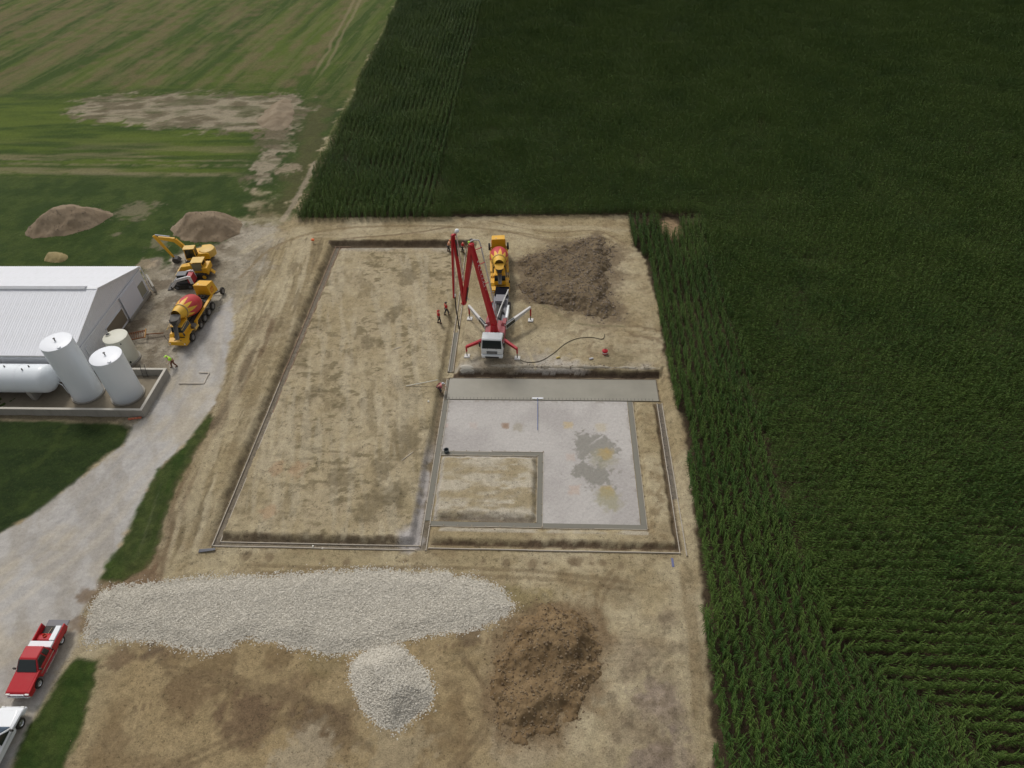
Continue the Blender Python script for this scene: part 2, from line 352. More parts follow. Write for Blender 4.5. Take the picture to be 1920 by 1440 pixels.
track([(485, 640), (470, 670), (445, 730), (400, 800)], .6, (.10, .07, .042), .9, 0, 407)
track([(560, 430), (530, 520), (500, 590), (440, 720), (420, 790), (385, 860), (350, 960)], 1.5, PALE, .6, 1.8, 411)
track([(460, 470), (520, 440), (620, 440), (800, 432), (1000, 425), (1170, 430)], 1.0, PALE, .55, 1.5, 421)
track([(450, 520), (520, 460), (640, 428), (850, 425), (1000, 440)], .4, BROWN, .6, 0, 431)
track([(640, 448), (760, 438), (850, 425)], .3, UMBER, .6, 0, 433)
for k in range(5):                       # turning arcs north-east of the mixer and at the east side
    track([(900+k*12, 405+k*9), (1010+k*16, 425+k*10), (1110+k*10, 425+k*8), (1170, 440+k*16)], .22, UMBER if k % 2 else PALE, .5, 0, 441+k)
for k in range(6):
    cx, cy = G(1175, 655); r0 = 1.0+k*.75; d = np.hypot((X-cx)/1.5, Y-cy)
    put(smooth(.28, .1, np.abs(d-r0+(n2-.5)*1.6+(n1-.5)*1.5))*smooth(0, 1, X-3)*smooth(.4, .58, fbm(X, Y, 2.5, 3, 79))*.5, UMBER if k % 2 else PALE)
for k in range(9):                       # ring tracks in the north of the left cell
    cx, cy = G(712, 525); r0 = 1.0+k*.62; d = np.hypot((X-cx)/1.35, Y-cy)
    put(smooth(.24, .06, np.abs(d-r0+(n2-.5)*1.5+(n1-.5)*1.5))*smooth(.36, .56, fbm(X, Y, 3, 3, 77))*.42*inpit, (.20, .165, .10) if k % 2 else (.40, .35, .25))
cellA = smooth(0, .4, X-WX0-.6)*smooth(0, .4, MX0-X)*smooth(0, .4, Y-SY)*smooth(0, .4, NY-Y)
put(cellA*.6, mixc((.335, .272, .165), (.42, .352, .232), smooth(.35, .65, n2)))
put(cellA*smooth(.55, .66, fbm(X+.25*Y, Y*.45, 1.6, 5, 311, .68))*.5, (.195, .155, .09)); put(cellA*smooth(.57, .64, fbm(X*.8, Y*1.5, .75, 3, 317))*smooth(.42, .6, fbm(X+.2*Y, Y*.5, 4, 3, 319))*.75, (.155, .125, .07))
put(cellA*smooth(.5, .66, fbm(X+.22*Y, Y*.12, .8, 4, 323))*.4, (.45, .395, .285))
for cx, cy, r, c in ((765, 520, 1.6, 0), (740, 585, 1.4, 0), (725, 600, 1.2, 0), (770, 830, 2.2, 0), (640, 900, 1.6, 0), (590, 740, 1.2, 0), (690, 640, 1.6, 0), (720, 880, 1.6, 0), (560, 885, .9, 1), (505, 965, .9, 1), (520, 880, .8, 1), (700, 960, 1.6, 0), (745, 930, 1.4, 0)):
    a = G(cx, cy, FL+.2); d = np.hypot(X-a[0], (Y-a[1])*.7)/r
    put(smooth(1.0, .45, d+(n5-.5)*.8+(n3-.5)*1.2+(n2-.5)*.8)*.6*cellA, ((.15, .12, .07), (.37, .25, .15))[c])
put(cellA*smooth(2.2, 0, MX0-X+(n2-.5)*2)*.45, (.24, .20, .11)); put(cellA*smooth(1.6, .2, NY-Y+(n2-.5)*2)*.6, (.36, .335, .29))
# damp cut banks with their shade painted into the soil colour; trench floors
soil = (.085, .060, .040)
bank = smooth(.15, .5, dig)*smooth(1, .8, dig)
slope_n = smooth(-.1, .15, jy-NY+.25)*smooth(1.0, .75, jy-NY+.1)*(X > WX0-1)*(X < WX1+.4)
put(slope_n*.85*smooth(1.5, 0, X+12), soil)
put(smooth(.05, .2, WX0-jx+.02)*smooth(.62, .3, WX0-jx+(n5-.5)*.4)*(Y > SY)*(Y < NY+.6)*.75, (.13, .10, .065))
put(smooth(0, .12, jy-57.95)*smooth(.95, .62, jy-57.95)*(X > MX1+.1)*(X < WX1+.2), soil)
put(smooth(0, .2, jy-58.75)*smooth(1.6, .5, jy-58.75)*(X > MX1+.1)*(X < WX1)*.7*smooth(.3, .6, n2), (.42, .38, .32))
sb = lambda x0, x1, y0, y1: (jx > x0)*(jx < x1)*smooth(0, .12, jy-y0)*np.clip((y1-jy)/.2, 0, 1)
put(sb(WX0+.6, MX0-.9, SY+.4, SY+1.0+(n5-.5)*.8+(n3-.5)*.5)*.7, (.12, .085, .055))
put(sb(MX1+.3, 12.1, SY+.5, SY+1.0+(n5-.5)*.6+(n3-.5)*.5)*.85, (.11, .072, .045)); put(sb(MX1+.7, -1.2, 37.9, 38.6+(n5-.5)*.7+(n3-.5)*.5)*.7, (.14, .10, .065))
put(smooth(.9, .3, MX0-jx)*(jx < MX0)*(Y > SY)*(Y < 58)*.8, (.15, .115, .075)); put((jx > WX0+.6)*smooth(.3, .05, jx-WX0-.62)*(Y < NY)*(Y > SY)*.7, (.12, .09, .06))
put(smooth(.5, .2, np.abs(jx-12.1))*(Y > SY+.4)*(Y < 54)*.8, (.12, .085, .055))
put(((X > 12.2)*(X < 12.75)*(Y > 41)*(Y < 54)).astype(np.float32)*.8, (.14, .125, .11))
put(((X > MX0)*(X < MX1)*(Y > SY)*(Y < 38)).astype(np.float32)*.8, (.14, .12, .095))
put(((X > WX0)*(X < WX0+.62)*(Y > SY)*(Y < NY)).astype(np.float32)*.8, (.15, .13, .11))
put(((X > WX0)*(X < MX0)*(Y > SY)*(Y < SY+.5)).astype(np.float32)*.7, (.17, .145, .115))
put(smooth(.7, .2, np.abs(X-MX0+.55))*smooth(49, 44, Y)*(Y > SY+.3)*smooth(.35, .55, n2+.1), (.40, .37, .345))   # spilled stone along the wall
d = np.hypot(X-(MX0-1), Y-(SY+.9)); put(smooth(1.6, .5, d+(n3-.5)), (.42, .39, .37))
# box cell: pale crust, strips of tan beside the footings
bx_ = box_in(MX1+.1, -.85, 37.95, 46.2, .2, .2)
put(bx_*.85, mixc((.34, .28, .175), (.47, .42, .33), smooth(.35, .6, fbm(X*.35, Y, 1.1, 4, 321)))); put(bx_*smooth(.8, .2, np.minimum(jx-MX1, 46.2-jy))*.8, (.42, .39, .35))
put(bx_*smooth(.48, .62, fbm(X*.25, Y, .5, 4, 341))*smooth(-9, -4, X)*.75, (.50, .45, .36))
put(bx_*smooth(.9, .3, -.85-jx+(n3-.5))*smooth(.4, .6, n2)*.6, (.16, .13, .075)); put(bx_*sb(MX1+.7, -.9, 37.9, 38.5+(n5-.5)*.7)*.5, (.12, .085, .055))  # the south strip deepens the painted shade of the bank there
put(smooth(.3, .6, n2)*((X > -10)*(X < 9.6)*(Y > 36.5)*(Y < 37.4)).astype(np.float32)*.7, (.42, .38, .31))
strip = ((X > 9.8)*(X < 12)*(Y > 35.5)*(Y < 54)).astype(np.float32); put(strip*smooth(.5, .65, n3)*.5, BROWN)
# yard round the pump, wet slurry, footprints
for cx, cy, r, c, al in ((1010, 690, 3.2, (.43, .40, .36), .7), (900, 690, 2.6, (.40, .37, .32), .6), (1060, 690, 2.0, (.43, .39, .34), .6), (1160, 670, 2.6, (.21, .17, .10), .7), (985, 660, 2, (.30, .25, .17), .5),
                         (850, 500, 2.2, (.38, .355, .31), .6), (1000, 600, 2.4, (.24, .19, .11), .6), (960, 700, 1.2, (.2, .16, .1), .5), (1130, 600, 2.5, (.19, .14, .09), .5), (925, 690, 2.2, (.17, .13, .08), .6)):
    a = G(cx, cy); d = np.hypot((X-a[0])*.8, Y-a[1])/r; put(smooth(1.25, .3, d+(n3-.5)+(n2-.5))*al*(Z > -.5), c)
track([(976, 600), (984, 640), (996, 670), (1004, 690)], .22, PALE, .8, 0, 451); track([(1000, 560), (1080, 605), (1170, 612)], .2, (.2, .18, .1), .6, 0, 453)
# south apron
S_ = smooth(SY-.3, SY-1.2, Y)*smooth(-36, -33, X)*smooth(14, 12, X)
put(S_*smooth(SY-2.6, SY-.9, Y)*.4, (.30, .25, .15))
put(S_*smooth(31.5, 29, Y+(n1-.5)*6)*smooth(1, -6, X+(n1-.5)*6)*.8, mixc((.185, .127, .064), (.30, .225, .12), smooth(.38, .6, n2)))
for cx, cy, r, c, al in ((450, 1355, 3.0, UMBER, .85), (600, 1365, 2.6, (.13, .09, .055), .75), (520, 1300, 3, UMBER, .55), (280, 1225, 1.6, (.12, .085, .055), .8), (230, 1235, 1.6, (.15, .10, .06), .7), (350, 1310, 2.4, (.18, .125, .07), .6), (610, 1230, 2.2, (.23, .18, .09), .6), (280, 1050, 1.5, UMBER, .7), (250, 1085, 2.4, (.17, .11, .065), .8), (172, 1120, 1.5, (.18, .125, .075), .8), (160, 1170, 1.2, (.19, .135, .085), .7), (200, 1095, 1.2, (.17, .115, .07), .8),
                         (960, 1110, 1.2, (.22, .18, .09), .8), (1010, 1125, 1.8, (.25, .20, .10), .8), (1060, 1080, 1.2, BROWN, .6), (860, 1230, 2.6, (.24, .18, .095), .7), (880, 1180, 1.6, (.15, .11, .07), .6), (1165, 1100, 2.4, (.24, .195, .12), .6), (1100, 1060, 2, PALE, .5), (1000, 1060, 3, PALE, .5), (1090, 1130, 2.5, PALE, .5),
                         (560, 1420, 3, (.38, .32, .22), .7), (740, 1410, 3, (.33, .27, .17), .7), (1240, 1330, 2.6, (.24, .185, .15), .75), (1250, 1420, 2.6, (.22, .17, .135), .8), (1190, 1230, 2.5, (.26, .21, .14), .6), (990, 1400, 3.4, (.34, .275, .18), .7), (1110, 1290, 2.0, (.33, .28, .19), .6)):
    a = G(cx, cy, -.7); d = np.hypot(X-a[0], (Y-a[1])*1.3)/r; put(smooth(1.05, .5, d+(n5-.5)*.7+(n3-.5)*.9+(n2-.5)*1.4)*al*(Y < SY+2), c)
for k, (cx, cy) in enumerate(((605, 1049), (650, 1052), (503, 1043), (905, 1052), (950, 1054), (1000, 1056), (1022, 1055), (1073, 1052), (1082, 1050), (1110, 1055), (1130, 1054), (460, 1041), (760, 1050), (1165, 1060))):
    a = G(cx, cy, -.7); d = np.hypot((X-a[0])*1.1, Y-a[1])/(.35+.12*(k % 3)); put(smooth(1.3, .5, d+(n3-.5)*1.2)*.75, (.17, .125, .075))
cl = (n3-.5); 
def cleats(x0, y0, x1, y1, w, al):         # crawler marks: fine cross bars
    a = np.array(G(x0, y0, -.7)); b = np.array(G(x1, y1, -.7)); e = b-a; L = np.hypot(*e); e /= L
    s_ = (X-a[0])*e[0]+(Y-a[1])*e[1]; q = np.abs(-(X-a[0])*e[1]+(Y-a[1])*e[0])
    put((s_ > 0)*(s_ < L)*smooth(w, w*.7, q)*smooth(.3, .7, .5+.5*np.sin(s_*11))*al*smooth(.35, .5, n1), UMBER)
for a in ((250, 1330, 420, 1290, .3), (300, 1345, 470, 1300, .3), (820, 1215, 930, 1200, .3), (180, 1235, 330, 1225, .35), (620, 1230, 700, 1260, .3), (420, 1260, 600, 1330, .3), (540, 1062, 760, 1068, .3)): cleats(*a, .55)
for a_ in ([(300, 1240), (420, 1262), (560, 1300), (640, 1350)], [(330, 1420), (420, 1380), (560, 1330), (690, 1390)], [(860, 1215), (905, 1280), (900, 1360), (840, 1430)], [(1150, 1060), (1120, 1110), (1130, 1180)], [(480, 1052), (640, 1058), (820, 1056), (1010, 1064), (1180, 1085)]):
    for o_ in (0, 14): track([(x+o_*.6, y+o_) for x, y in a_], .28, (.16, .115, .065), .5, 0, 471+len(a_)+o_)
track([(1290, 1060), (1300, 1200), (1310, 1440)], 1.0, BROWN, .6, 2.4, 461); track([(1265, 1060), (1280, 1250), (1288, 1440)], .8, PALE, .5, 2.0, 463)
track([(590, 1240), (680, 1250), (760, 1240), (900, 1215)], .5, (.34, .27, .16), .6, 2, 465)
put(loose*smooth(.4, .6, n2)*.6, (.25, .20, .135)); put(loose*smooth(.52, .62, fbm(X, Y, .9, 4, 331))*.55, (.17, .13, .085))
pb = poly_sd(X, Y, GP([(960, 1165), (1010, 1135), (1110, 1155), (1140, 1200), (1115, 1300), (1045, 1390), (940, 1385), (915, 1320), (940, 1220)], -.7), 4); put(smooth(-1.5, .4, pb+(n2-.5)*2.4+(n5-.5)*1.2)*.85, mixc((.155, .105, .058), (.23, .165, .095), n3))
pb = poly_sd(X, Y, GP([(975, 520), (975, 485), (1050, 458), (1128, 440), (1155, 470), (1160, 600), (1090, 590), (985, 560)]), 4); put(smooth(-1.6, .5, pb+(n2-.5)*3+(n5-.5)*1.5)*.8, mixc((.125, .092, .058), (.20, .15, .095), n3))
for vg in (verge1, verge2): put(smooth(-.3, .4, vg+dj*.9)*.8, mixc((.036, .070, .013), (.062, .098, .02), smooth(.3, .7, n3)))
# moist soil under the corn, darkened further to paint in the shade between rows
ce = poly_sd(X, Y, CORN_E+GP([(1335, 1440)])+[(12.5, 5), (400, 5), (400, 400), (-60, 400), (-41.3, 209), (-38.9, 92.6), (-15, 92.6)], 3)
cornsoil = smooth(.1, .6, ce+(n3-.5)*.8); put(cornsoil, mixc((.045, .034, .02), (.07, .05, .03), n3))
bp = G(1257, 430); d = np.hypot((X-bp[0])*1.1, (Y-bp[1])*.55); put(smooth(2.0, 1.2, d+(n3-.5)), (.27, .19, .11))
CORN_SD = ce
put(smooth(600, 900, np.abs(X)+np.abs(Y)), (.03, .05, .014))
C *= (.93+.14*n3)[:, None]; C = np.clip(C, 0.004, .9)

cls = np.zeros(X.size, np.int8)                      # 0 dirt 1 grass field 2 lawn 3 drive 4 verge 5 verge 6 corn soil
cls[(w2 > .5) & (ml < .5) & (my < .5)] = 1
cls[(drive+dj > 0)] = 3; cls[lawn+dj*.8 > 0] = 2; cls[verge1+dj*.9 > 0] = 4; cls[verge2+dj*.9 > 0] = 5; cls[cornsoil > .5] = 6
ny_, nx_ = shp; idx = np.arange(X.size, dtype=np.int32).reshape(shp)
quads = np.stack([idx[:-1, :-1], idx[:-1, 1:], idx[1:, 1:], idx[1:, :-1]], -1).reshape(-1, 4); qc = cls[quads[:, 0]]

def soil_mat(name, grassy=False, fine=1.0, bumpd=.05, speck=True, amp=1.0):
    m = bpy.data.materials.new(name); t = NT(m); t.b.inputs['Roughness'].default_value = .95; t.b.inputs['Specular IOR Level'].default_value = .15
    at = t.new('ShaderNodeAttribute', attribute_name='Col'); p = t.pos()
    a = t.noise(1.6*fine, 5, .7, p); b = t.noise(9*fine, 4, .7, p); c = t.noise(38*fine, 2, .6, p)
    v = t.math('ADD', t.math('MULTIPLY', t.ramp(a, .3, .7, -.2, .2), 1.0), t.ramp(b, .3, .7, -.26, .26)); v = t.math('ADD', v, t.ramp(c, .3, .7, -.2, .2)); v = t.math('ADD', t.math('MULTIPLY', v, amp), 1.0)
    if speck and not grassy:
        sp = t.noise(3.1*fine, 6, .72, p); ms = t.noise(.45*fine, 4, .6, p)
        spk = t.math('MULTIPLY', t.ramp(sp, .555, .62), t.ramp(ms, .42, .6, .10, .45)); v = t.math('SUBTRACT', v, spk)
        hi = t.noise(6.0*fine, 5, .75, p); v = t.math('ADD', v, t.ramp(hi, .58, .68, 0, .16))
    cmb = t.new('ShaderNodeCombineColor')
    for i in range(3): t.l.new(v, cmb.inputs[i])
    col = t.mix(1.0, at.outputs['Color'], cmb.outputs[0], 'MULTIPLY')
    if grassy: col = t.mix(t.ramp(t.noise(5, 4, .7, p), .55, .75, 0, .35), col, (.14, .15, .05))
    t.l.new(col, t.b.inputs['Base Color']); t.bump(t.math('ADD', t.math('MULTIPLY', a, 1.2), t.math('ADD', b, t.math('MULTIPLY', c, .4))), .9, bumpd*1.8); return m
SOIL, GRASS, ROAD = soil_mat('soil'), soil_mat('grass_ground', True, 1.3, .12), soil_mat('crushed_stone_road', False, 2.0, .02, False, .6)
def sheet(name, k, m, XX=None, **kw):
    q = quads[qc == k]; used, inv = np.unique(q, return_inverse=True); inv = inv.reshape(-1, 4).astype(np.int32)
    me = bpy.data.meshes.new(name); me.vertices.add(len(used)); me.vertices.foreach_set('co', np.stack([X[used], Y[used], Z[used]], 1).astype(np.float32).ravel())
    me.loops.add(inv.size); me.loops.foreach_set('vertex_index', inv.ravel()); me.polygons.add(len(inv)); me.polygons.foreach_set('loop_start', np.arange(0, inv.size, 4, dtype=np.int32))
    me.update(calc_edges=True); me.shade_smooth()
    ca = me.color_attributes.new('Col', 'FLOAT_COLOR', 'POINT'); cc = np.ones((len(used), 4), np.float32); cc[:, :3] = C[used]; ca.data.foreach_set('color', cc.ravel())
    me.materials.append(m); o = bpy.data.objects.new(name, me); link(o); tag(o, kind='structure', **kw); return o
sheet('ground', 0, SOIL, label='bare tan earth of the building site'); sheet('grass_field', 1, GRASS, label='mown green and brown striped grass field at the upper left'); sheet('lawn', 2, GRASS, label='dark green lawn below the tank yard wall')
sheet('gravel_drive', 3, ROAD, label='grey gravel drive winding past the tank yard'); sheet('grass_verge', 4, GRASS, label='narrow strip of grass between drive and dig'); sheet('grass_bank', 5, GRASS, label='grass strip beside the red pickup'); sheet('field_soil', 6, SOIL, label='dark soil under the corn with shade painted in')
def height(x, y):
    i = np.clip(np.searchsorted(gx, x)-1, 0, len(gx)-2); j = np.clip(np.searchsorted(gy, y)-1, 0, len(gy)-2)
    return Z.reshape(shp)[j, i]
# ------------------------------------------------------------------ corn
def leafmat(name, a, b):
    m = bpy.data.materials.new(name); t = NT(m)
    oi = t.new('ShaderNodeObjectInfo'); at = t.new('ShaderNodeAttribute', attribute_name='tone', attribute_type='INSTANCER')
    f = t.math('ADD', t.math('MULTIPLY', oi.outputs['Random'], .45), t.math('MULTIPLY', at.outputs['Fac'], .55), True)
    col = t.mix(f, a, b); t.l.new(col, t.b.inputs['Base Color']); t.b.inputs['Roughness'].default_value = .5; t.b.inputs['Specular IOR Level'].default_value = .12
    return m
LEAF = leafmat('corn_leaf', (.026, .068, .013), (.088, .140, .027)); STALK = mat('corn_stalk', (.09, .12, .03), .6); TASSEL = mat('corn_tassel', (.19, .17, .06), .8)
def corn_plant(seed):
    r = random.Random(seed); b = MB(); H = 2.15+r.uniform(-.15, .15)
    b.mi = 1; b.cyl((0, 0, -.1), (r.uniform(-.06, .06), r.uniform(-.06, .06), H), .018, .008, 4, False)
    b.mi = 0; az = r.uniform(-.35, .35)
    for k in range(10):
        z = .45+k*(H-.55)/9.5; az += math.pi+r.uniform(-.16, .16); L = (.40+.30*math.sin(math.pi*(k+1)/10))*r.uniform(.85, 1.1); w = .043*r.uniform(.8, 1.15)
        rise = r.uniform(.35, .8) if k < 7 else r.uniform(.8, 1.3); droop = r.uniform(.9, 1.5); vs = []
        for j in range(5):
            s_ = j/4; rr = L*s_*(1-.12*s_); zz = z+L*(rise*s_-droop*s_*s_*.75); ww = w*(.55+1.2*s_-1.7*s_*s_) if j < 4 else .004
            tw = az+s_*r.uniform(-.1, .3); dx, dy = math.cos(tw), math.sin(tw)
            vs += [(dx*rr-dy*ww, dy*rr+dx*ww, zz+.02), (dx*rr, dy*rr, zz-.01), (dx*rr+dy*ww, dy*rr-dx*ww, zz+.02)]
        b.add(vs, [(3*j+i, 3*j+i+1, 3*j+i+4, 3*j+i+3) for j in range(4) for i in (0, 1)])
    if seed % 4 != 0:
        b.mi = 2
        for k in range(4):
            a = r.uniform(0, 6.3); q = r.uniform(.02, .12); b.add([(0, 0, H-.02), (.012, .01, H-.02), (math.cos(a)*q, math.sin(a)*q, H+r.uniform(.16, .28))], [(0, 1, 2)])
    me = bpy.data.meshes.new('corn_plant'); me.from_pydata(b.v, [], b.f)
    for m in (LEAF, STALK, TASSEL): me.materials.append(m)
    me.polygons.foreach_set('material_index', b.m); me.shade_smooth(); return me
def kit(name, meshes):
    c = bpy.data.collections.new(name)
    for i, me in enumerate(meshes): c.objects.link(bpy.data.objects.new('%s_%02d' % (name, i), me))
    return c
def scatter(name, pts, rot, scl, idx_, coll, tone=None, extra=None, **kw):
    """instances of the meshes of a collection on points; one object"""
    pts = np.asarray(pts, np.float32); me = bpy.data.meshes.new(name); me.vertices.add(len(pts)); me.vertices.foreach_set('co', pts.ravel())
    def at(n, ty, v, key): a = me.attributes.new(n, ty, 'POINT'); a.data.foreach_set(key, np.asarray(v).ravel())
    at('rot', 'FLOAT_VECTOR', np.asarray(rot, np.float32), 'vector'); at('scl', 'FLOAT_VECTOR', np.asarray(scl, np.float32), 'vector')
    at('idx', 'INT', np.asarray(idx_, np.int32), 'value'); at('tone', 'FLOAT', np.asarray(tone if tone is not None else np.zeros(len(pts)), np.float32), 'value')
    o = bpy.data.objects.new(name, me); link(o); tag(o, **kw)
    g = bpy.data.node_groups.new('scatter_'+name, 'GeometryNodeTree'); g.interface.new_socket('Geometry', in_out='INPUT', socket_type='NodeSocketGeometry'); g.interface.new_socket('Geometry', in_out='OUTPUT', socket_type='NodeSocketGeometry')
    n = g.nodes; gi, go = n.new('NodeGroupInput'), n.new('NodeGroupOutput'); ip = n.new('GeometryNodeInstanceOnPoints'); ci = n.new('GeometryNodeCollectionInfo')
    ci.inputs['Collection'].default_value = coll; ci.inputs['Separate Children'].default_value = True; ci.inputs['Reset Children'].default_value = True
    def na(nm, ty): x = n.new('GeometryNodeInputNamedAttribute'); x.data_type = ty; x.inputs['Name'].default_value = nm; return [s_ for s_ in x.outputs if s_.enabled and s_.name == 'Attribute'][0]
    ip.inputs['Pick Instance'].default_value = True; L = g.links
    L.new(gi.outputs[0], ip.inputs['Points']); L.new(ci.outputs[0], ip.inputs['Instance']); L.new(na('idx', 'INT'), ip.inputs['Instance Index']); L.new(na('scl', 'FLOAT_VECTOR'), ip.inputs['Scale'])
    e = n.new('FunctionNodeEulerToRotation'); L.new(na('rot', 'FLOAT_VECTOR'), e.inputs[0]); L.new(e.outputs[0], ip.inputs['Rotation'])
    L.new(ip.outputs[0], go.inputs[0]); md_ = o.modifiers.new('scatter', 'NODES'); md_.node_group = g
    if extra is not None: me.materials.append(extra)
    return o
CORN = kit('corn_kit', [corn_plant(i) for i in range(10)])
rng = np.random.default_rng(7)
ROW, STEP = .94, .18
def view_ok(x, y, m=90):
    v = np.stack([x, y, np.full(x.shape, 2.0-CAM_H)], 1); d = v@CF; px = 960+_f*(v@CR)/d; py = 720-_f*(v@CU)/d
    return (px > -m) & (px < 1920+m) & (py > -60) & (py < 1440+m*1.6)
def corn(name, along, x0, x1, y0, y1, reg, label):
    if along == 'y': a, b = np.meshgrid(np.arange(x0, x1, ROW), np.arange(y0, y1, STEP))
    else: b, a = np.meshgrid(np.arange(y0, y1, ROW), np.arange(x0, x1, STEP))
    x, y = a.ravel(), b.ravel(); k = view_ok(x, y); x, y = x[k], y[k]
    lo, hi = (.07, .09) if along == 'y' else (.09, .07)
    wob = (fbm(x, y, 9, 3, 501)-.5)*.5
    if along == 'y': x = x+wob
    else: y = y+wob
    k = reg(x, y); x, y = x[k], y[k]
    gaps = fbm(x, y, 3.2, 3, 511); dead = (gaps < .18) & (rng.random(x.size) < .75)
    x, y, gaps = x[~dead], y[~dead], gaps[~dead]
    x = x+rng.normal(0, .05, x.size); y = y+rng.normal(0, .05, x.size)
    vig = np.clip(.72+.62*(fbm(x, y, 6, 4, 521)-.3)+.25*(gaps-.4), .62, 1.12)*rng.uniform(.88, 1.1, x.size)
    tone = np.clip((fbm(x, y, 11, 4, 531)-.5)*1.6+(.42 if name == 'corn_headland' else .5 if along == 'y' else .80)+(fbm(x, y, 2.5, 3, 541)-.5)*1.1+rng.normal(0, .16, x.size)+(rng.random(x.size) < .03)*.6, 0, 1)
    lean = (fbm(x, y, 1.5, 2, 551)-.5); rot = np.stack([rng.normal(0, .08, x.size)+lean*.2, rng.normal(0, .08, x.size)+(fbm(x, y, 2.5, 3, 561)-.5)*.5, (math.pi/2 if along == 'y' else 0)+rng.normal(0, .55 if along == 'y' else .32, x.size)+math.pi*rng.integers(0, 2, x.size)], 1)
    scl = np.stack([vig*.5+.55, (vig*.5+.55)*(.9 if along == 'y' else .84), vig], 1)
    return scatter(name, np.stack([x, y, np.full(x.shape, -.12)], 1), rot, scl, rng.integers(0, 10, x.size), CORN, tone, label=label, kind='stuff')
_ce = np.array(CORN_E+GP([(1335, 1440)])+[(11.6, 8)])
def east_edge(y): o = np.argsort(_ce[:, 1]); return np.interp(y, _ce[o, 1], _ce[o, 0])
BP = G(1257, 428)
def hole(x, y): return (np.hypot((x-BP[0])*.9, (y-BP[1])*.55) < 1.5+(fbm(x, y, 1.2, 2, 5)-.5)) | (np.hypot(x-BP[0], y-BP[1]-4) < 1.0)
def h2(y): return 22.6+(fbm(y, y*0, 5, 2, 8)-.5)*1.2+smooth(28, 18, y)*9
corn('corn_headland', 'y', 12.3, 34, 13, 93.5, lambda x, y: (x > east_edge(y)+.25) & (x < h2(y)) & ~hole(x, y) & (y < 91+(x-12)*.0), 'corn rows running lengthwise beside the dig')
NEDGE = lambda x: 92.9+(fbm(x, x*0+3, 2.5, 3, 12)-.5)*1.2+smooth(-14, -17, x)*-.9
corn('corn_field', 'x', -17.8, 175, 13.5, 226, lambda x, y: ((x > h2(y)) | ((y > 92) & (y > NEDGE(x)) & ((x < 11.6) | (y > 91)))) & ((y > 92) | (x > 20)), 'tall green corn in rows running across the picture')
corn('corn_border_rows', 'y', -42, -17.9, 91, 226, lambda x, y: (x > -38.9-(y-92)*.0225) & (y > NEDGE(x)), 'corn rows running away along the field edge at the upper left')
# ------------------------------------------------------------------ footings, forms, slab
LUMBER = mat('form_lumber', (.36, .29, .20), .8, dirt=.6, dcol=(.22, .19, .15), dscale=1.5)
PALEWOOD = mat('pale_form_board', (.46, .41, .34), .8, dirt=.6, dcol=(.30, .28, .24), dscale=2)
PLY = mat('plywood_form', (.30, .19, .12), .8, dirt=.7, dcol=(.24, .22, .19), dscale=.6)
CONC = mat('footing_concrete', (.165, .158, .13), .8, dirt=.55, dcol=(.22, .205, .17), dscale=2.2, bump=.3)
BL = 4.88
_boards = {}
def board_mesh(L, m, th, h):
    k = (round(L, 2), m.name, th, h)
    if k not in _boards: _boards[k] = MB().box(0, L, -th/2, th/2, -h, 0).mesh('board', m)
    return _boards[k]
def form(label, runs, m=PALEWOOD, group='wooden footing forms round the dig', h=.24, th=.07):
    """runs: list of (x0,y0,x1,y1,z_top) lines of planks laid end to end"""
    x0, y0 = runs[0][0], runs[0][1]; e = empty('footing_form', (x0, y0, FL), 0, label, 'footing form', group)
    r = random.Random(len(label))
    for run in runs:
        ax, ay, bx, by = run[:4]; top = run[4] if len(run) > 4 else FL; mm = run[5] if len(run) > 5 else m
        L = math.hypot(bx-ax, by-ay); n = max(1, round(L/BL)); l = L/n; a = math.atan2(by-ay, bx-ax)
        for i in range(n):
            t = i/n; inst('board', board_mesh(l-.015, mm, th, h), e, (ax+(bx-ax)*t-x0+r.uniform(-.02, .02)*abs(math.sin(a)), ay+(by-ay)*t-y0+r.uniform(-.02, .02)*abs(math.cos(a)), top-FL+r.uniform(-.012, .012)), (r.uniform(-.03, .03), 0, a+r.uniform(-.002, .002)))
    b = MB()
    for run in runs:
        ax, ay, bx, by = run[:4]; L = math.hypot(bx-ax, by-ay); n = int(L/1.22); nx, ny = (by-ay)/L, -(bx-ax)/L; s_ = 1 if (ax+bx)/2 > 0 or (ay+by)/2 < 36 else -1
        for i in range(n+1): t = i/max(1, n); x_, y_ = ax+(bx-ax)*t+nx*.09*s_-x0, ay+(by-ay)*t+ny*.09*s_-y0; q = r.uniform(-.01, .01); b.box(x_-.03+q, x_+.03+q, y_-.03, y_+.03, -.3, .05+r.uniform(0, .05))
    o = b.build('form_stakes', LUMBER, e); o['kind'] = 'stuff'
    return e
form('long plywood and board footing form down the west side of the dig', [(WX0, SY, WX0, NY, FL, PLY), (WX0+.62, SY+.45, WX0+.62, NY-.1, FL-.03, PLY), (WX0+.02, SY, WX0+.02, 57, FL+.05), (WX0+.64, SY+.45, WX0+.64, 52, FL+.03)], PALEWOOD)
form('pair of board forms along the south edge of the left cell', [(WX0, SY, MX0-.35, SY, FL+.02), (WX0+.62, SY+.45, MX0, SY+.45, FL+.02)])
form('twin board forms down the middle wall of the dig', [(MX0, SY+.45, MX0, 57.7, FL), (MX1, SY, MX1, 57.7, FL), (MX0+.02, 58.9, MX0-.25, 85.2, FL+.1), (MX1-.02, 58.9, MX1-.25, 80, FL+.1)])
form('single board form along the south edge below the concrete footings', [(MX1+.2, SY+.25, 12.2, SY+.25, FL+.04)])
form('twin board forms of the unfilled trench on the east side', [(12.2, SY+.25, 12.2, 54.05, FL+.02), (12.78, SY, 12.78, 54.05, FL+.05)])
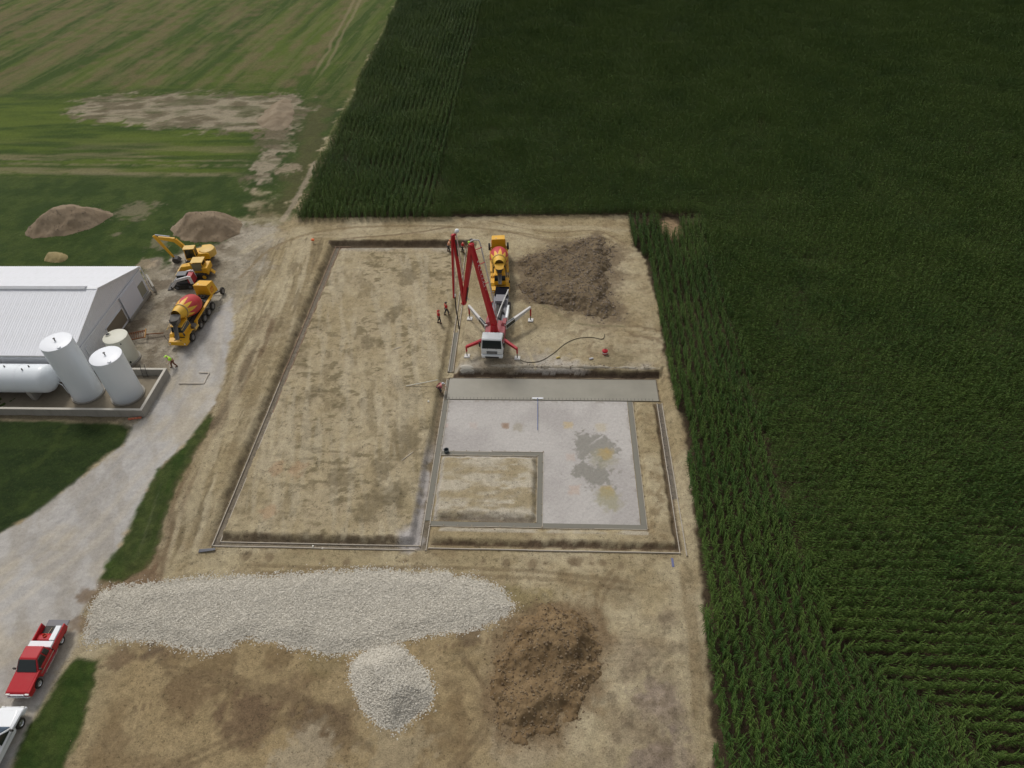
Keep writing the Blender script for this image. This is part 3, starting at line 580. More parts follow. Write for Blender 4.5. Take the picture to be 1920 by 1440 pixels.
form('short board form at the north west corner of the dig', [(WX0, NY, WX0+2.2, NY, FL+.02, PLY), (WX0+.62, NY-.42, WX0+2.2, NY-.42, FL, PLY)])
form('thin pale boards edging the footings round the small box cell', [(MX1+.02, 46.2, -.85, 46.2, FL+.0), (-.85, 38.0, -.85, 46.2, FL), (-.28, 37.5, -.28, 46.72, FL), (MX1, 46.74, -.28, 46.74, FL)], PALEWOOD, th=.05)
form('thin pale boards along the east footing beside the stone pad', [(9.55, 37.5, 9.55, 54.2, FL-.0), (MX1, 37.42, -.3, 37.42, FL-.01), (-.3, 37.42, 9.5, 37.42, FL-.02)], PALEWOOD, th=.045)
def footing(label, boxes, z=FL-.03):
    x0, x1, y0, y1 = boxes[0]; b = MB()
    for i, (a, c, d, e_) in enumerate(boxes): b.box(a-x0, c-x0, d-y0, e_-y0, -.25, -.001*i)
    o = b.build('concrete_footing', CONC); o.location = (x0, y0, z); return tag(o, label, 'footing', 'poured concrete footings')
footing('grey concrete strip footing down the middle wall beside the left cell', [(MX0+.05, MX1-.05, 38.0, 57.6)])
footing('grey concrete strip in the middle wall beside the pump truck', [(MX0-.1, MX1-.15, 58.9, 66.2)])
footing('L-shaped concrete footing round the small box cell', [(MX1+.06, -.32, 46.25, 46.70), (-.81, -.32, 37.95, 46.25)])
footing('long concrete footing along the south side of the stone pad', [(MX1+.06, 9.5, 37.46, 37.94)])
footing('concrete footing along the east side of the stone pad', [(9.0, 9.5, 37.95, 54.3)])
# slab
m = bpy.data.materials.new('wet_slab_concrete'); t = NT(m); v = t.obj()
c1 = t.mix(t.ramp(t.noise(.35, 5, .6, v), .35, .65), (.205, .190, .148), (.245, .228, .180))
mp = t.new('ShaderNodeMapping'); mp.inputs['Scale'].default_value = (.5, 4, 1); t.l.new(v, mp.inputs[0])
c2 = t.mix(t.ramp(t.noise(1.2, 4, .6, mp.outputs[0]), .4, .75, 0, .25), c1, (.19, .185, .155)); t.l.new(c2, t.b.inputs['Base Color']); t.b.inputs['Roughness'].default_value = .45
sl = MB().box(0, 23.75, 0, 3.42, -.3, 0).build('concrete_slab', m, bevel=.02); sl.location = (-11.28, 54.38, FL+.02); tag(sl, 'freshly poured smooth grey-green concrete slab strip below the pump truck', 'concrete slab')
STEELBAR = mat('dark_steel', (.05, .045, .04), .6)
b = MB()
for i in range(58): b.cyl((-11.0+i*.4, 54.40, FL+.035), (-11.0+i*.4, 54.72, FL+.035), .018, n=5)
o = b.build('dowel_marks', STEELBAR, sl); o.matrix_parent_inverse = Matrix.Translation((11.28, -54.38, -FL-.02)); tag(o, kind='stuff')
form('boards round the edge of the poured slab', [(-11.31, 57.86, 12.5, 57.86, FL+.05), (12.53, 54.38, 12.53, 57.86, FL+.04), (-11.35, 54.3, -11.35, 57.86, FL+.03)], mat('dark_form', (.15, .12, .09), .8, dirt=.5), th=.06)
# stone pad inside the forms
px_, py_ = np.meshgrid(np.arange(MX1+.05, 9.0, .09), np.arange(37.95, 54.4, .09)); psh = px_.shape; px_, py_ = px_.ravel(), py_.ravel()
pn, pn2, pn3 = fbm(px_, py_, 1.2, 4, 601), fbm(px_, py_, .35, 3, 611), fbm(px_, py_, 4, 4, 621)
pc = mixc((.40, .375, .35), (.50, .475, .455), smooth(.3, .7, pn3))
def pput(m_, c_):
    global pc
    pc = pc*(1-m_[:, None])+np.array(c_)[None, :]*m_[:, None]
wet = np.maximum(poly_sd(px_, py_, GP([(1092, 808), (1118, 806), (1140, 830), (1158, 845), (1150, 862), (1120, 862), (1085, 858), (1078, 842)], FL), 3), poly_sd(px_, py_, GP([(1076, 880), (1095, 868), (1125, 872), (1150, 885), (1150, 900), (1130, 915), (1095, 910), (1070, 895)], FL), 3))
pc = mixc((.38, .355, .335), (.445, .42, .395), smooth(.3, .7, pn3))
pput(smooth(-.35, .35, wet+(pn-.5)*2.6+(fbm(px_+py_*.4, py_*.6, .5, 3, 631)-.5)*1.8+(fbm(px_, py_, .18, 2, 641)-.5)*1.2)*smooth(.25, .5, fbm(px_-py_, py_*.4, .6, 3, 651)+.12)*.8, (.215, .205, .175))
for cx, cy, r, c_, al in ((1136, 850, .8, (.42, .28, .09), 1.0), (1139, 922, .8, (.42, .29, .09), 1.0), (1141, 934, 1.5, (.30, .28, .19), .8), (1133, 858, 1.5, (.30, .28, .2), .6), (948, 797, .5, (.27, .18, .12), .85), (972, 800, .8, (.31, .28, .22), .7), (1065, 797, .55, (.46, .36, .20), .7), (1126, 801, .6, (.44, .38, .27), .6), (887, 797, .5, (.45, .36, .31), .4), (1070, 856, .45, (.45, .34, .27), .4), (1076, 918, .6, (.45, .33, .25), .5), (835, 797, .3, (.47, .31, .26), .4)):
    a = G(cx, cy, FL); d = np.maximum(np.abs(px_-a[0]), np.abs(py_-a[1])) if r < .62 else np.hypot(px_-a[0], py_-a[1]); pput(smooth(1.25, .5, d/r+(pn2-.5)*.9+(pn-.5)*.5)*al, c_)
pput(smooth(.5, .1, np.minimum(px_-MX1, np.minimum(9-px_, 54.3-py_)))*smooth(.45, .65, pn2)*.5, (.25, .22, .18))
k = np.arange(px_.size).reshape(psh); q = np.stack([k[:-1, :-1], k[:-1, 1:], k[1:, 1:], k[1:, :-1]], -1).reshape(-1, 4)
cxq, cyq = px_[q].mean(1), py_[q].mean(1); q = q[~((cxq < -.35) & (cyq < 46.5))]
me = bpy.data.meshes.new('stone_pad'); me.from_pydata([(a, b_, FL-.05+(n_-.5)*.05) for a, b_, n_ in zip(px_.tolist(), py_.tolist(), pn2.tolist())], [], q.tolist())
ca = me.color_attributes.new('Col', 'FLOAT_COLOR', 'POINT'); cc = np.ones((px_.size, 4), np.float32); cc[:, :3] = pc; ca.data.foreach_set('color', cc.ravel())
me.materials.append(soil_mat('pad_stone', False, 2.4, .014, False, .5)); o = bpy.data.objects.new('stone_pad', me); link(o); tag(o, 'pale crushed stone base between the footings', kind='structure')

# ------------------------------------------------------------------ heaps of earth and stone
def rock(seed, flat=.75):
    r = random.Random(seed); bm = bmesh.new(); bmesh.ops.create_icosphere(bm, subdivisions=1, radius=1)
    for v in bm.verts: v.co = v.co*r.uniform(.68, 1.12); v.co.z *= flat
    me = bpy.data.meshes.new('stone'); bm.to_mesh(me); bm.free(); return me
def rocks_kit(name, m, n=5):
    ms = [rock(i+len(name)*10) for i in range(n)]
    for me in ms: me.materials.append(m)
    return kit(name, ms)
def stone_mat(name, a, b):
    m = bpy.data.materials.new(name); t = NT(m); oi = t.new('ShaderNodeObjectInfo'); t.l.new(t.mix(oi.outputs['Random'], a, b), t.b.inputs['Base Color']); t.b.inputs['Roughness'].default_value = .9; t.b.inputs['Specular IOR Level'].default_value = .2; return m
STONES = rocks_kit('crushed_stone', stone_mat('limestone', (.42, .39, .33), (.66, .62, .54)))
CLODS = rocks_kit('clods', stone_mat('clod', (.13, .09, .055), (.25, .19, .12)))
CLODS2 = rocks_kit('clods_grey', stone_mat('clod_grey', (.16, .13, .10), (.27, .22, .17)))
def pile_mat(name, a, b, c=None, sc=.5):
    m = bpy.data.materials.new(name); t = NT(m); v = t.pos(); t.b.inputs['Roughness'].default_value = .95; t.b.inputs['Specular IOR Level'].default_value = .12
    col = t.mix(t.ramp(t.noise(sc, 5, .65, v), .36, .64), a, b); n = t.noise(sc*7, 5, .7, v)
    col = t.mix(t.ramp(n, .5, .75, 0, .7), col, c or a); g = t.noise(26, 3, .65, v)
    col = t.mix(t.ramp(g, .35, .7, 0, .35), col, b); t.l.new(col, t.b.inputs['Base Color']); t.bump(t.math('ADD', n, t.math('MULTIPLY', g, .5)), .8, .09); return m
def heap(name, outline, hmax, label, m, z0=0.0, wid=2.0, step=.16, rough=.3, ns=1.0, jag=.5, ridge=1.0, kitc=None, count=0, size=(.05, .12), spill=.35, seed=0, group=None, part='clods', cat='dirt pile', plateau=False, lobes=.5):
    P = GP(outline, z0); P = [tuple(q) for q in spline(P+P[:1], 3)][:-1]; a = np.array(P); x0, y0 = a.min(0)-1; x1, y1 = a.max(0)+1
    x, y = np.meshgrid(np.arange(x0, x1, step), np.arange(y0, y1, step)); sh = x.shape; x, y = x.ravel(), y.ravel()
    def H(x, y):
        sdv = poly_sd(x, y, P, 4)+(fbm(x, y, 1.3, 4, seed+1)-.5)*jag*2
        s_ = np.clip(sdv/wid, 0, 1); prof = (s_*s_*(3-2*s_) if plateau else .5*(1-(1-s_)**1.5)+.5*s_*s_*(3-2*s_))
        big = 1-lobes+2*lobes*fbm(x, y, max(1.5, wid*1.1), 3, seed+3)
        return sdv, hmax*prof*big*ridge+(fbm(x, y, ns, 5, seed+5, .62)-.42)*rough*np.clip(s_*4, 0, 1)
    sdv, h = H(x, y); z = height(x, y)+np.maximum(h, 0)-.03; z[sdv < 0] -= .25
    k = np.arange(x.size).reshape(sh); q = np.stack([k[:-1, :-1], k[:-1, 1:], k[1:, 1:], k[1:, :-1]], -1).reshape(-1, 4); q = q[(sdv[q] > 0).any(1)]
    used, inv = np.unique(q, return_inverse=True); c0 = np.array([x[used].mean(), y[used].mean(), float(height(np.array([x[used].mean()]), np.array([y[used].mean()]))[0])])
    me = bpy.data.meshes.new(name); me.from_pydata((np.stack([x[used], y[used], z[used]], 1)-c0).tolist(), [], inv.reshape(-1, 4).tolist()); me.shade_smooth(); me.materials.append(m)
    o = bpy.data.objects.new(name, me); o.location = c0; link(o); tag(o, label, cat, group)
    if kitc is not None:
        rg = np.random.default_rng(seed+11); N = int(count*2.2); sx, sy = rg.uniform(x0, x1, N), rg.uniform(y0, y1, N); sdv, h = H(sx, sy)
        keep = (sdv > rg.exponential(spill, N)*-1)[:] & (sdv > -1.5); sx, sy, sdv, h = [v[keep][:count] for v in (sx, sy, sdv, h)]
        sz = height(sx, sy)+np.maximum(h, 0)-.02; r_ = rg.uniform(*size, sx.size)*rg.choice([1, 1, 1, 1.35], sx.size)
        s = scatter(part, np.stack([sx, sy, sz], 1)-c0, rg.uniform(0, 6.28, (sx.size, 3)), np.stack([r_]*3, 1), rg.integers(0, 5, sx.size), kitc, kind='stuff'); s.parent = o
    return o
STONEM = pile_mat('limestone_bed', (.43, .40, .34), (.53, .50, .43), (.36, .33, .27), .4)
heap('gravel_pile', [(160, 1203), (166, 1155), (188, 1112), (228, 1098), (300, 1088), (400, 1080), (500, 1078), (600, 1070), (700, 1066), (800, 1070), (870, 1078), (922, 1094), (950, 1115), (966, 1132), (955, 1152), (922, 1166), (870, 1182), (800, 1192), (752, 1204), (715, 1216), (620, 1230), (560, 1214), (500, 1203), (455, 1202), (400, 1222), (352, 1220), (300, 1203), (232, 1198)], .34, 'long flat bed of pale crushed stone below the dig', STONEM, -.6, 1.6, .16, .16, 1.5, .35, kitc=STONES, count=48000, size=(.042, .078), spill=.14, seed=700, part='stones', cat='gravel pile', plateau=True, lobes=.2)
heap('gravel_pile', [(692, 1220), (742, 1212), (776, 1236), (812, 1288), (802, 1322), (768, 1352), (738, 1368), (702, 1352), (672, 1312), (657, 1266), (666, 1240)], 1.7, 'small rounded cone of pale crushed stone below the long stone bed', STONEM, -.7, 2.6, .14, .10, 1.0, .15, kitc=STONES, count=9000, size=(.042, .082), spill=.14, seed=710, part='stones', cat='gravel pile', lobes=.15)
BRN = pile_mat('brown_subsoil', (.150, .098, .050), (.235, .165, .09), (.10, .068, .038), .6)
heap('dirt_pile', [(975, 1160), (1010, 1140), (1060, 1145), (1110, 1160), (1132, 1190), (1130, 1240), (1110, 1290), (1070, 1350), (1040, 1382), (985, 1386), (940, 1378), (920, 1330), (935, 1270), (945, 1210)], 1.2, 'brown clumpy dirt pile at the bottom right of the stone bed', BRN, -.7, 2.6, .11, .6, .9, 1.3, kitc=CLODS, count=1500, size=(.03, .11), spill=.3, seed=720, lobes=.85)
TOPS = pile_mat('dark_topsoil', (.120, .088, .055), (.195, .148, .09), (.09, .065, .042), .6)
heap('dirt_pile', [(985, 520), (978, 490), (1010, 478), (1050, 462), (1090, 448), (1128, 446), (1148, 470), (1140, 520), (1150, 560), (1158, 592), (1135, 598), (1090, 585), (1040, 570), (990, 560), (962, 535)], .95, 'spread heap of dark topsoil to the right of the mixer and pump truck', TOPS, 0, 2.4, .12, .5, 1.0, 1.5, kitc=CLODS2, count=2400, size=(.04, .14), spill=.4, seed=730, lobes=.7)
MEL = pile_mat('weathered_spoil', (.225, .17, .112), (.285, .222, .152), (.18, .135, .09), .35)
heap('dirt_pile', [(45, 436), (75, 415), (120, 392), (165, 388), (205, 396), (212, 404), (190, 420), (150, 436), (105, 444), (60, 446)], 2.6, 'weathered brown dirt mound at the far left on the grass', MEL, 0, 4.2, .22, .16, 1.4, .5, kitc=CLODS2, count=300, size=(.04, .09), seed=740, lobes=.25)
heap('dirt_pile', [(324, 444), (322, 425), (350, 408), (400, 402), (440, 405), (456, 420), (448, 438), (415, 452), (365, 455)], 2.4, 'weathered brown dirt mound behind the yellow excavator', MEL, 0, 3.8, .22, .16, 1.4, .5, kitc=CLODS2, count=300, size=(.04, .09), seed=750, lobes=.25)
heap('dirt_pile', [(490, 240), (483, 225), (505, 200), (540, 184), (552, 205), (545, 235), (515, 245)], 1.2, 'low faded dirt mound on the bare strip near the corn', pile_mat('old_spoil', (.22, .17, .115), (.29, .235, .165), None, .3), 0, 4, .3, .3, 2.0, .8, seed=760, lobes=.25)
heap('straw_pile', [(82, 490), (84, 482), (100, 475), (124, 476), (127, 486), (110, 494)], .7, 'small heap of dry straw behind the white building', pile_mat('straw', (.30, .24, .11), (.38, .31, .16), (.2, .16, .08), 2), 0, 1.0, .14, .3, .5, .2, seed=770, cat='straw pile')
heap('stone_heap', [(855, 690), (868, 683), (884, 684), (893, 692), (880, 697), (862, 697)], .4, 'small mound of pale stone at the top left corner of the slab', STONEM, 0, 1.0, .12, .1, .6, .1, seed=790, cat='stone heap')
heap('spoil_windrow', [(893, 684), (960, 683), (1060, 684), (1150, 686), (1232, 688), (1232, 692), (1150, 692), (1060, 691), (960, 690)], .25, 'low windrow of pale clods along the bank above the slab', pile_mat('windrow', (.30, .26, .19), (.42, .38, .31), (.2, .16, .1), 1.2), 0, .5, .13, .25, .7, .35, kitc=CLODS2, count=260, size=(.03, .09), seed=795, cat='windrow')
# loose clods over the bare ground
rg = np.random.default_rng(5); sx = rg.uniform(-36, 13, 9000); sy = rg.uniform(15, 91, 9000)
k = (fbm(sx, sy, 2.5, 3, 801) > .5) & ~((sx > -11.4) & (sx < 12.9) & (sy > 37.3) & (sy < 58.2)) & (np.abs(sx-MX0) > .8); sx, sy = sx[k], sy[k]; r_ = rg.uniform(.015, .06, sx.size)
scatter('loose_clods', np.stack([sx, sy, height(sx, sy)], 1), rg.uniform(0, 6.28, (sx.size, 3)), np.stack([r_]*3, 1), rg.integers(0, 5, sx.size), CLODS, kind='stuff', label='loose clods scattered over the bare earth')

# ------------------------------------------------------------------ farm building
WHITE = mat('white_metal_siding', (.76, .77, .80), .45, dirt=.18, dcol=(.45, .45, .44), dscale=.35)
ROOFM = mat('white_metal_roof', (.80, .81, .85), .42, dirt=.38, dcol=(.60, .59, .57), dscale=.55, streak=False)
TRIM = mat('white_trim', (.72, .73, .75), .5); CONCW = mat('old_concrete_wall', (.33, .31, .27), .9, dirt=.6, dcol=(.17, .155, .13), dscale=.9, streak=True, bump=.4)
bx0, by0, by1, ez, rz_ = -53.7, 56.1, 73.7, 4.0, 6.9; byc = (by0+by1)/2; LB = 48
bld = empty('farm_building', (bx0, byc, 0), 0, 'long white metal farm building with low gable roof', 'farm building')
prof = [(by0-byc+.12, 0), (by1-byc-.12, 0), (by1-byc-.12, ez-.05), (0, rz_-.09), (by0-byc+.12, ez-.05)]
b = MB(); b.extr(prof, -LB, -.12); b.build('wall', WHITE, bld)
PW = .914; b = MB(); Ls = math.hypot(byc-by0, rz_-ez)+.12
b.box(0, PW-.01, 0, Ls, -.03, 0)
for k in range(3): b.hexa([(.10+k*.305, 0, .001), (.17+k*.305, 0, .001), (.17+k*.305, Ls, .001), (.10+k*.305, Ls, .001)], [(.118+k*.305, 0, .022), (.152+k*.305, 0, .022), (.152+k*.305, Ls, .022), (.118+k*.305, Ls, .022)])
rp = b.mesh('roof_panel', ROOFM); sl_ = math.atan2(rz_-ez, byc-by0); r = random.Random(3)
for i in range(30):
    inst('roof_panel', rp, bld, (-(i+1)*PW+.08, by0-byc-.1, ez-.03+r.uniform(0, .006)), (sl_, 0, 0)); inst('roof_panel', rp, bld, (-(i)*PW+.07, by1-byc+.1, ez-.03+r.uniform(0, .006)), (sl_, 0, math.pi))
b = MB(); x_ = -30*PW; b.extr([(by0-byc-.1, ez-.06), (0, rz_-.06), (by1-byc+.1, ez-.06), (by1-byc+.1, ez-.02), (0, rz_-.02), (by0-byc-.1, ez-.02)], -LB, x_); b.build('roof', ROOFM, bld)
b = MB(); b.extr([(-.22, rz_-.06), (.22, rz_-.06), (.2, rz_+.02), (0, rz_+.06), (-.2, rz_+.02)], -LB, .08); b.build('ridge_cap', TRIM, bld)
b = MB(); b.extr([(-.30, rz_-.02), (.28, rz_-.02), (.28, rz_+.10), (0, rz_+.30), (-.30, rz_+.12)], -LB, -1.35); b.build('ridge_vent', mat('vent_metal', (.62, .63, .65), .5, dirt=.2), bld)
b = MB()
for sgn in (-1, 1): b.beam((.06, sgn*(byc-by0+.12), ez-.09), (.06, 0, rz_-.05), .06, .2)
b.box(.0, .07, by0-byc, by1-byc, ez-.42, ez-.28); b.build('gable_trim', TRIM, bld)
b = MB(); b.box(-LB, .1, by0-byc-.24, by0-byc-.12, ez-.16, ez-.02); b.build('gutter', mat('gutter_dark', (.22, .23, .23), .6), bld)
b = MB(); b.tube([(.16, by1-byc-.05, ez-.1), (.16, by1-byc-.05, ez-.5), (.2, by1-byc-.05, .6), (.5, by1-byc-.05, .1)], .055, 6); b.build('downspout', TRIM, bld)
INN = mat('dim_interior', (.21, .18, .13), .9, dirt=.5); DOORM = mat('white_door', (.66, .67, .72), .5, dirt=.15, dcol=(.5, .5, .5))
def wallrect(nm, y0, y1, z0, z1, m, d, th=.06): return MB().box(d-th, d, y0-byc, y1-byc, z0, z1).build(nm, m, bld)
wallrect('doorway', 62.9, 67.1, .35, 2.25, INN, -.06, .05); wallrect('doorway', 71.4, 73.1, .5, 2.2, mat('tan_panel', (.30, .29, .22), .9, dirt=.3), -.055, .05)
wallrect('sliding_door', 67.35, 71.3, .35, 3.58, DOORM, .16, .08); wallrect('side_door', 58.4, 58.9, .4, 3.0, TRIM, -.02)
b = MB()
for yy in (62.85, 67.1): b.box(-.1, 0, yy-byc-.05, yy-byc+.05, .3, 2.3)
b.box(-.1, .0, 62.8-byc, 67.15-byc, 2.25, 2.35); b.build('door_frame', TRIM, bld)
b = MB(); b.box(-.1, .28, 67.2-byc, 73.3-byc, 0, .38); b.build('concrete_kerb', CONCW, bld)
b = MB()
for k in range(1, 58):
    y_ = by0-byc+k*.305; zt = ez-.45 if True else 0; b.box(-.122, -.095, y_-.015, y_+.015, .3, ez+(1-abs(y_)/(byc-by0))*(rz_-ez)-.12)
b.build('siding_rib', WHITE, bld)
o = MB().box(0, 1.9, 0, .22, 0, .9).build('retaining_wall', CONCW); o.location = (-55.3, 76.4, 0); o.rotation_euler = (0, 0, math.radians(-52)); o.data.transform(Matrix.Scale(1.9, 4, (1, 0, 0))); tag(o, 'short concrete retaining wall at the far corner of the white building', 'concrete wall')

# ------------------------------------------------------------------ tank yard
CW = empty('containment_wall', (-44.3, 50.5, 0), 0, 'low concrete containment wall round the white tanks', 'concrete wall')
T = .28
def cwall(x0, x1, y0, y1, h=1.0): MB().box(x0+44.3, x1+44.3, y0-50.5, y1-50.5, -.2, h).build('wall_side', CONCW, CW, bevel=.02); 
cwall(-100, -44.3, 50.45, 50.45+T); cwall(-44.3-T, -44.3, 50.45+T, 57.3-T); cwall(-50.6, -44.3, 57.3-T, 57.3)
CAPM = mat('pale_wall_top', (.50, .47, .41), .85, dirt=.4, dcol=(.36, .33, .28))
b = MB(); b.box(-100+44.3, .01, -.06, T-.04, 1.0, 1.02); b.box(-T-.01, .01, T-.04, 6.81, 1.0, 1.02); b.box(-6.3, -T-.01, 6.81-T, 6.81, 1.0, 1.02); b.build('wall_cap', CAPM, CW)
fl = MB().box(-55, -T, T, 6.8-T, -.1, .06).build('yard_floor', mat('tank_yard_floor', (.23, .195, .14), .95, dirt=.7, dcol=(.12, .10, .075), dscale=.5, bump=.5)); fl.location = (-44.3, 50.45, 0); tag(fl, 'dirty floor inside the tank yard wall', kind='structure')
TANKW = mat('white_tank_paint', (.74, .78, .81), .33, dirt=.12, dcol=(.55, .57, .56), dscale=.5, streak=True)
TOPW = mat('white_tank_top', (.78, .80, .84), .4, dirt=.12, dcol=(.66, .67, .66), dscale=1); POLY = mat('cream_plastic_tank', (.60, .59, .50), .5, dirt=.15, dcol=(.5, .48, .38)); BLK = mat('black_rubber', (.02, .02, .02), .7)
def vtank(x, y, R_, H_, label, m1, m2, fit):
    e = empty('storage_tank', (x, y, 0), 0, label, 'storage tank', 'white tanks in the concrete yard')
    MB().lathe((0, 0, 0), (0, 0, 1), [(0.0, R_+.18), (.22, R_+.18)], 40).build('concrete_base', CONCW, e, smooth=40)
    b = MB().lathe((0, 0, .22), (0, 0, 1), [(0, R_), (.06, R_+.01), (H_-.3, R_), (H_-.23, R_-.02)], 48); b.build('shell', m1, e, smooth=40)
    MB().lathe((0, 0, H_-.02), (0, 0, 1), [(0, R_-.01), (.02, R_-.06), (.10, R_*.5), (.13, .03)], 48).build('top', m2, e, smooth=40)
    fit(e, R_, H_); return e
def fitA(e, R_, H_):
    MB().cyl((0, 0, H_+.08), (0, 0, H_+.42), .06, n=8).cyl((0, 0, H_+.4), (0, 0, H_+.46), .12, n=8).build('vent', STEELBAR, e)
    MB().lathe((R_*.55, -R_*.6, H_), (0, 0, 1), [(0, .2), (.12, .2), (.14, .05)], 12).build('hatch', TOPW, e, smooth=40)
def fitC(e, R_, H_):
    MB().lathe((-R_*.62, .1, H_), (0, 0, 1), [(0, .30), (.16, .30), (.18, .26)], 16).build('manhole_neck', POLY, e, smooth=40); MB().lathe((-R_*.62, .1, H_+.17), (0, 0, 1), [(0, .24), (.04, .22)], 16).build('lid', BLK, e)
    MB().cyl((R_*.72, -R_*.72, H_-.35), (R_*.78, -R_*.78, H_-.35), .07, n=8).cyl((R_*.72, -R_*.72, .5), (R_*.8, -R_*.8, .5), .09, n=8).build('valve', BLK, e)
vtank(-52.46, 53.95, 1.62, 7.85, 'tallest white cylinder tank standing beside the long horizontal tank', TANKW, TOPW, fitA)
vtank(-47.69, 53.75, 1.66, 6.05, 'shorter white cylinder tank nearest the gravel drive', TANKW, TOPW, fitA)
vtank(-50.6, 59.9, 1.38, 3.65, 'small cream plastic tank with black lid by the building', POLY, POLY, fitC)
ht = empty('horizontal_tank', (-56.3, 53.9, 0), 0, 'long white horizontal fuel tank lying on concrete saddles', 'fuel tank', 'white tanks in the concrete yard')
R_ = 1.62; zc = 2.45
MB().lathe((-24, 0, zc), (1, 0, 0), [(0, R_), (24, R_)], 48, False).build('shell', TANKW, ht, smooth=40)
MB().lathe((0, 0, zc), (1, 0, 0), [(0, R_), (.25, R_*.985), (.55, R_*.9), (.85, R_*.68), (1.02, R_*.35), (1.07, .02)], 48, False).build('domed_end', TANKW, ht, smooth=True)
b = MB()
for x in (-2.6, -5.2, -7.6): MB().lathe((x, 0, zc), (1, 0, 0), [(0, R_+.012), (.07, R_+.012)], 48, False).build('weld_band', TOPW, ht, smooth=40)
b = MB()
for x, y in ((-1.2, .15), (-4.0, .1), (-1.7, -.35)): b.cyl((x, y, zc+R_-.05), (x, y, zc+R_+.18), .07, n=8)
b.build('nozzle', STEELBAR, ht)
for x in (-1.9, -8.5, -15): MB().extr([(-1.15, 0), (1.15, 0), (1.35, 1.6), (.9, 1.25), (-.9, 1.25), (-1.35, 1.6)], x-.25, x+.25).build('saddle', CONCW, ht)
MB().tube([(.9, .5, 1.6), (1.3, .5, 1.4), (1.4, .5, .3)], .05).tube([(.95, .1, 1.7), (1.5, -.1, 1.5), (1.6, -.1, .2)], .04).build('pipe', TANKW, ht)
lad = empty('ladder', (-47.2, 57.05, 0), 0, 'thin dark ladder leaning over the tank yard wall', 'ladder')
for dx in (0, .55): MB().tube([(dx, -.35, .06), (dx, -.12, 1.1), (dx-.02, .1, 1.75)], .03, 6).build('rail', STEELBAR, lad)
for k in range(5): MB().cyl((0, -.32+k*.07, .25+k*.3), (.55, -.32+k*.07, .25+k*.3), .018, n=5).build('rung', STEELBAR, lad)
# ------------------------------------------------------------------ vehicles
TYRE = mat('tyre_rubber', (.022, .021, .020), .85, dirt=.6, dcol=(.12, .10, .075), dscale=3); RIMG = mat('grey_rim', (.22, .21, .20), .6, dirt=.4)
YEL = mat('machine_yellow', (.70, .37, .012), .42, dirt=.25, dcol=(.40, .27, .10), dscale=1.5); YEL2 = mat('faded_yellow', (.66, .42, .09), .5, dirt=.3, dcol=(.45, .33, .15), dscale=1.5)
DRUMR = mat('drum_red', (.47, .022, .03), .42, dirt=.3, dcol=(.34, .16, .12), dscale=1.0); DRUMY = mat('drum_yellow', (.74, .43, .03), .42, dirt=.3, dcol=(.45, .32, .16), dscale=1.0)
MACH = mat('dark_machinery', (.035, .033, .032), .7, dirt=.6, dcol=(.12, .105, .08), dscale=3); CHUTE = mat('mortar_stained_steel', (.12, .11, .10), .75, dirt=.7, dcol=(.28, .26, .22), dscale=3)
GLASS = mat('dark_glass', (.015, .022, .022), .08, spec=.6); LAMP = mat('lamp_lens', (.75, .75, .72), .2); CHR = mat('bright_metal', (.55, .56, .58), .25, .8)
RED = mat('boom_red', (.43, .010, .020), .38, dirt=.15, dcol=(.25, .06, .05), dscale=1.5); REDD = mat('mortar_splashed_red', (.30, .045, .055), .6, dirt=.75, dcol=(.28, .21, .20), dscale=2.2); WCAB = mat('white_cab_paint', (.80, .82, .82), .35, dirt=.2, dcol=(.5, .48, .44), dscale=2)
WPIPE = mat('white_pipe', (.58, .57, .55), .5, dirt=.45, dcol=(.36, .34, .30), dscale=2); CRED = mat('car_red', (.42, .012, .02), .25, dirt=.08, dscale=1); CWHITE = mat('car_white', (.76, .78, .80), .25, dirt=.06)
_wheels = {}
def wheel(parent, x, y, r, w, side, z=None, name='wheel', steel=RIMG):
    k = (r, w, side, steel.name)
    if k not in _wheels:
        a = MB().lathe((-w/2, 0, 0), (1, 0, 0), [(0, r*.62), (0.01, r*.93), (w*.2, r), (w*.8, r), (w-.01, r*.93), (w, r*.62)], 28, False).mesh('tyre', TYRE, 40)
        s_ = side; b = MB(); b.lathe((s_*(w/2-.10), 0, 0), (s_, 0, 0), [(0, .02), (0, r*.60), (.085, r*.62), (.09, r*.52), (.03, r*.42), (.03, r*.2), (.10, r*.17), (.10, .01)], 24, False); c = b.mesh('rim', steel, 40)
        _wheels[k] = (a, c)
    z = r if z is None else z
    t_ = inst(name, _wheels[k][0], parent, (x, y, z)); inst('rim', _wheels[k][1], t_); return t_

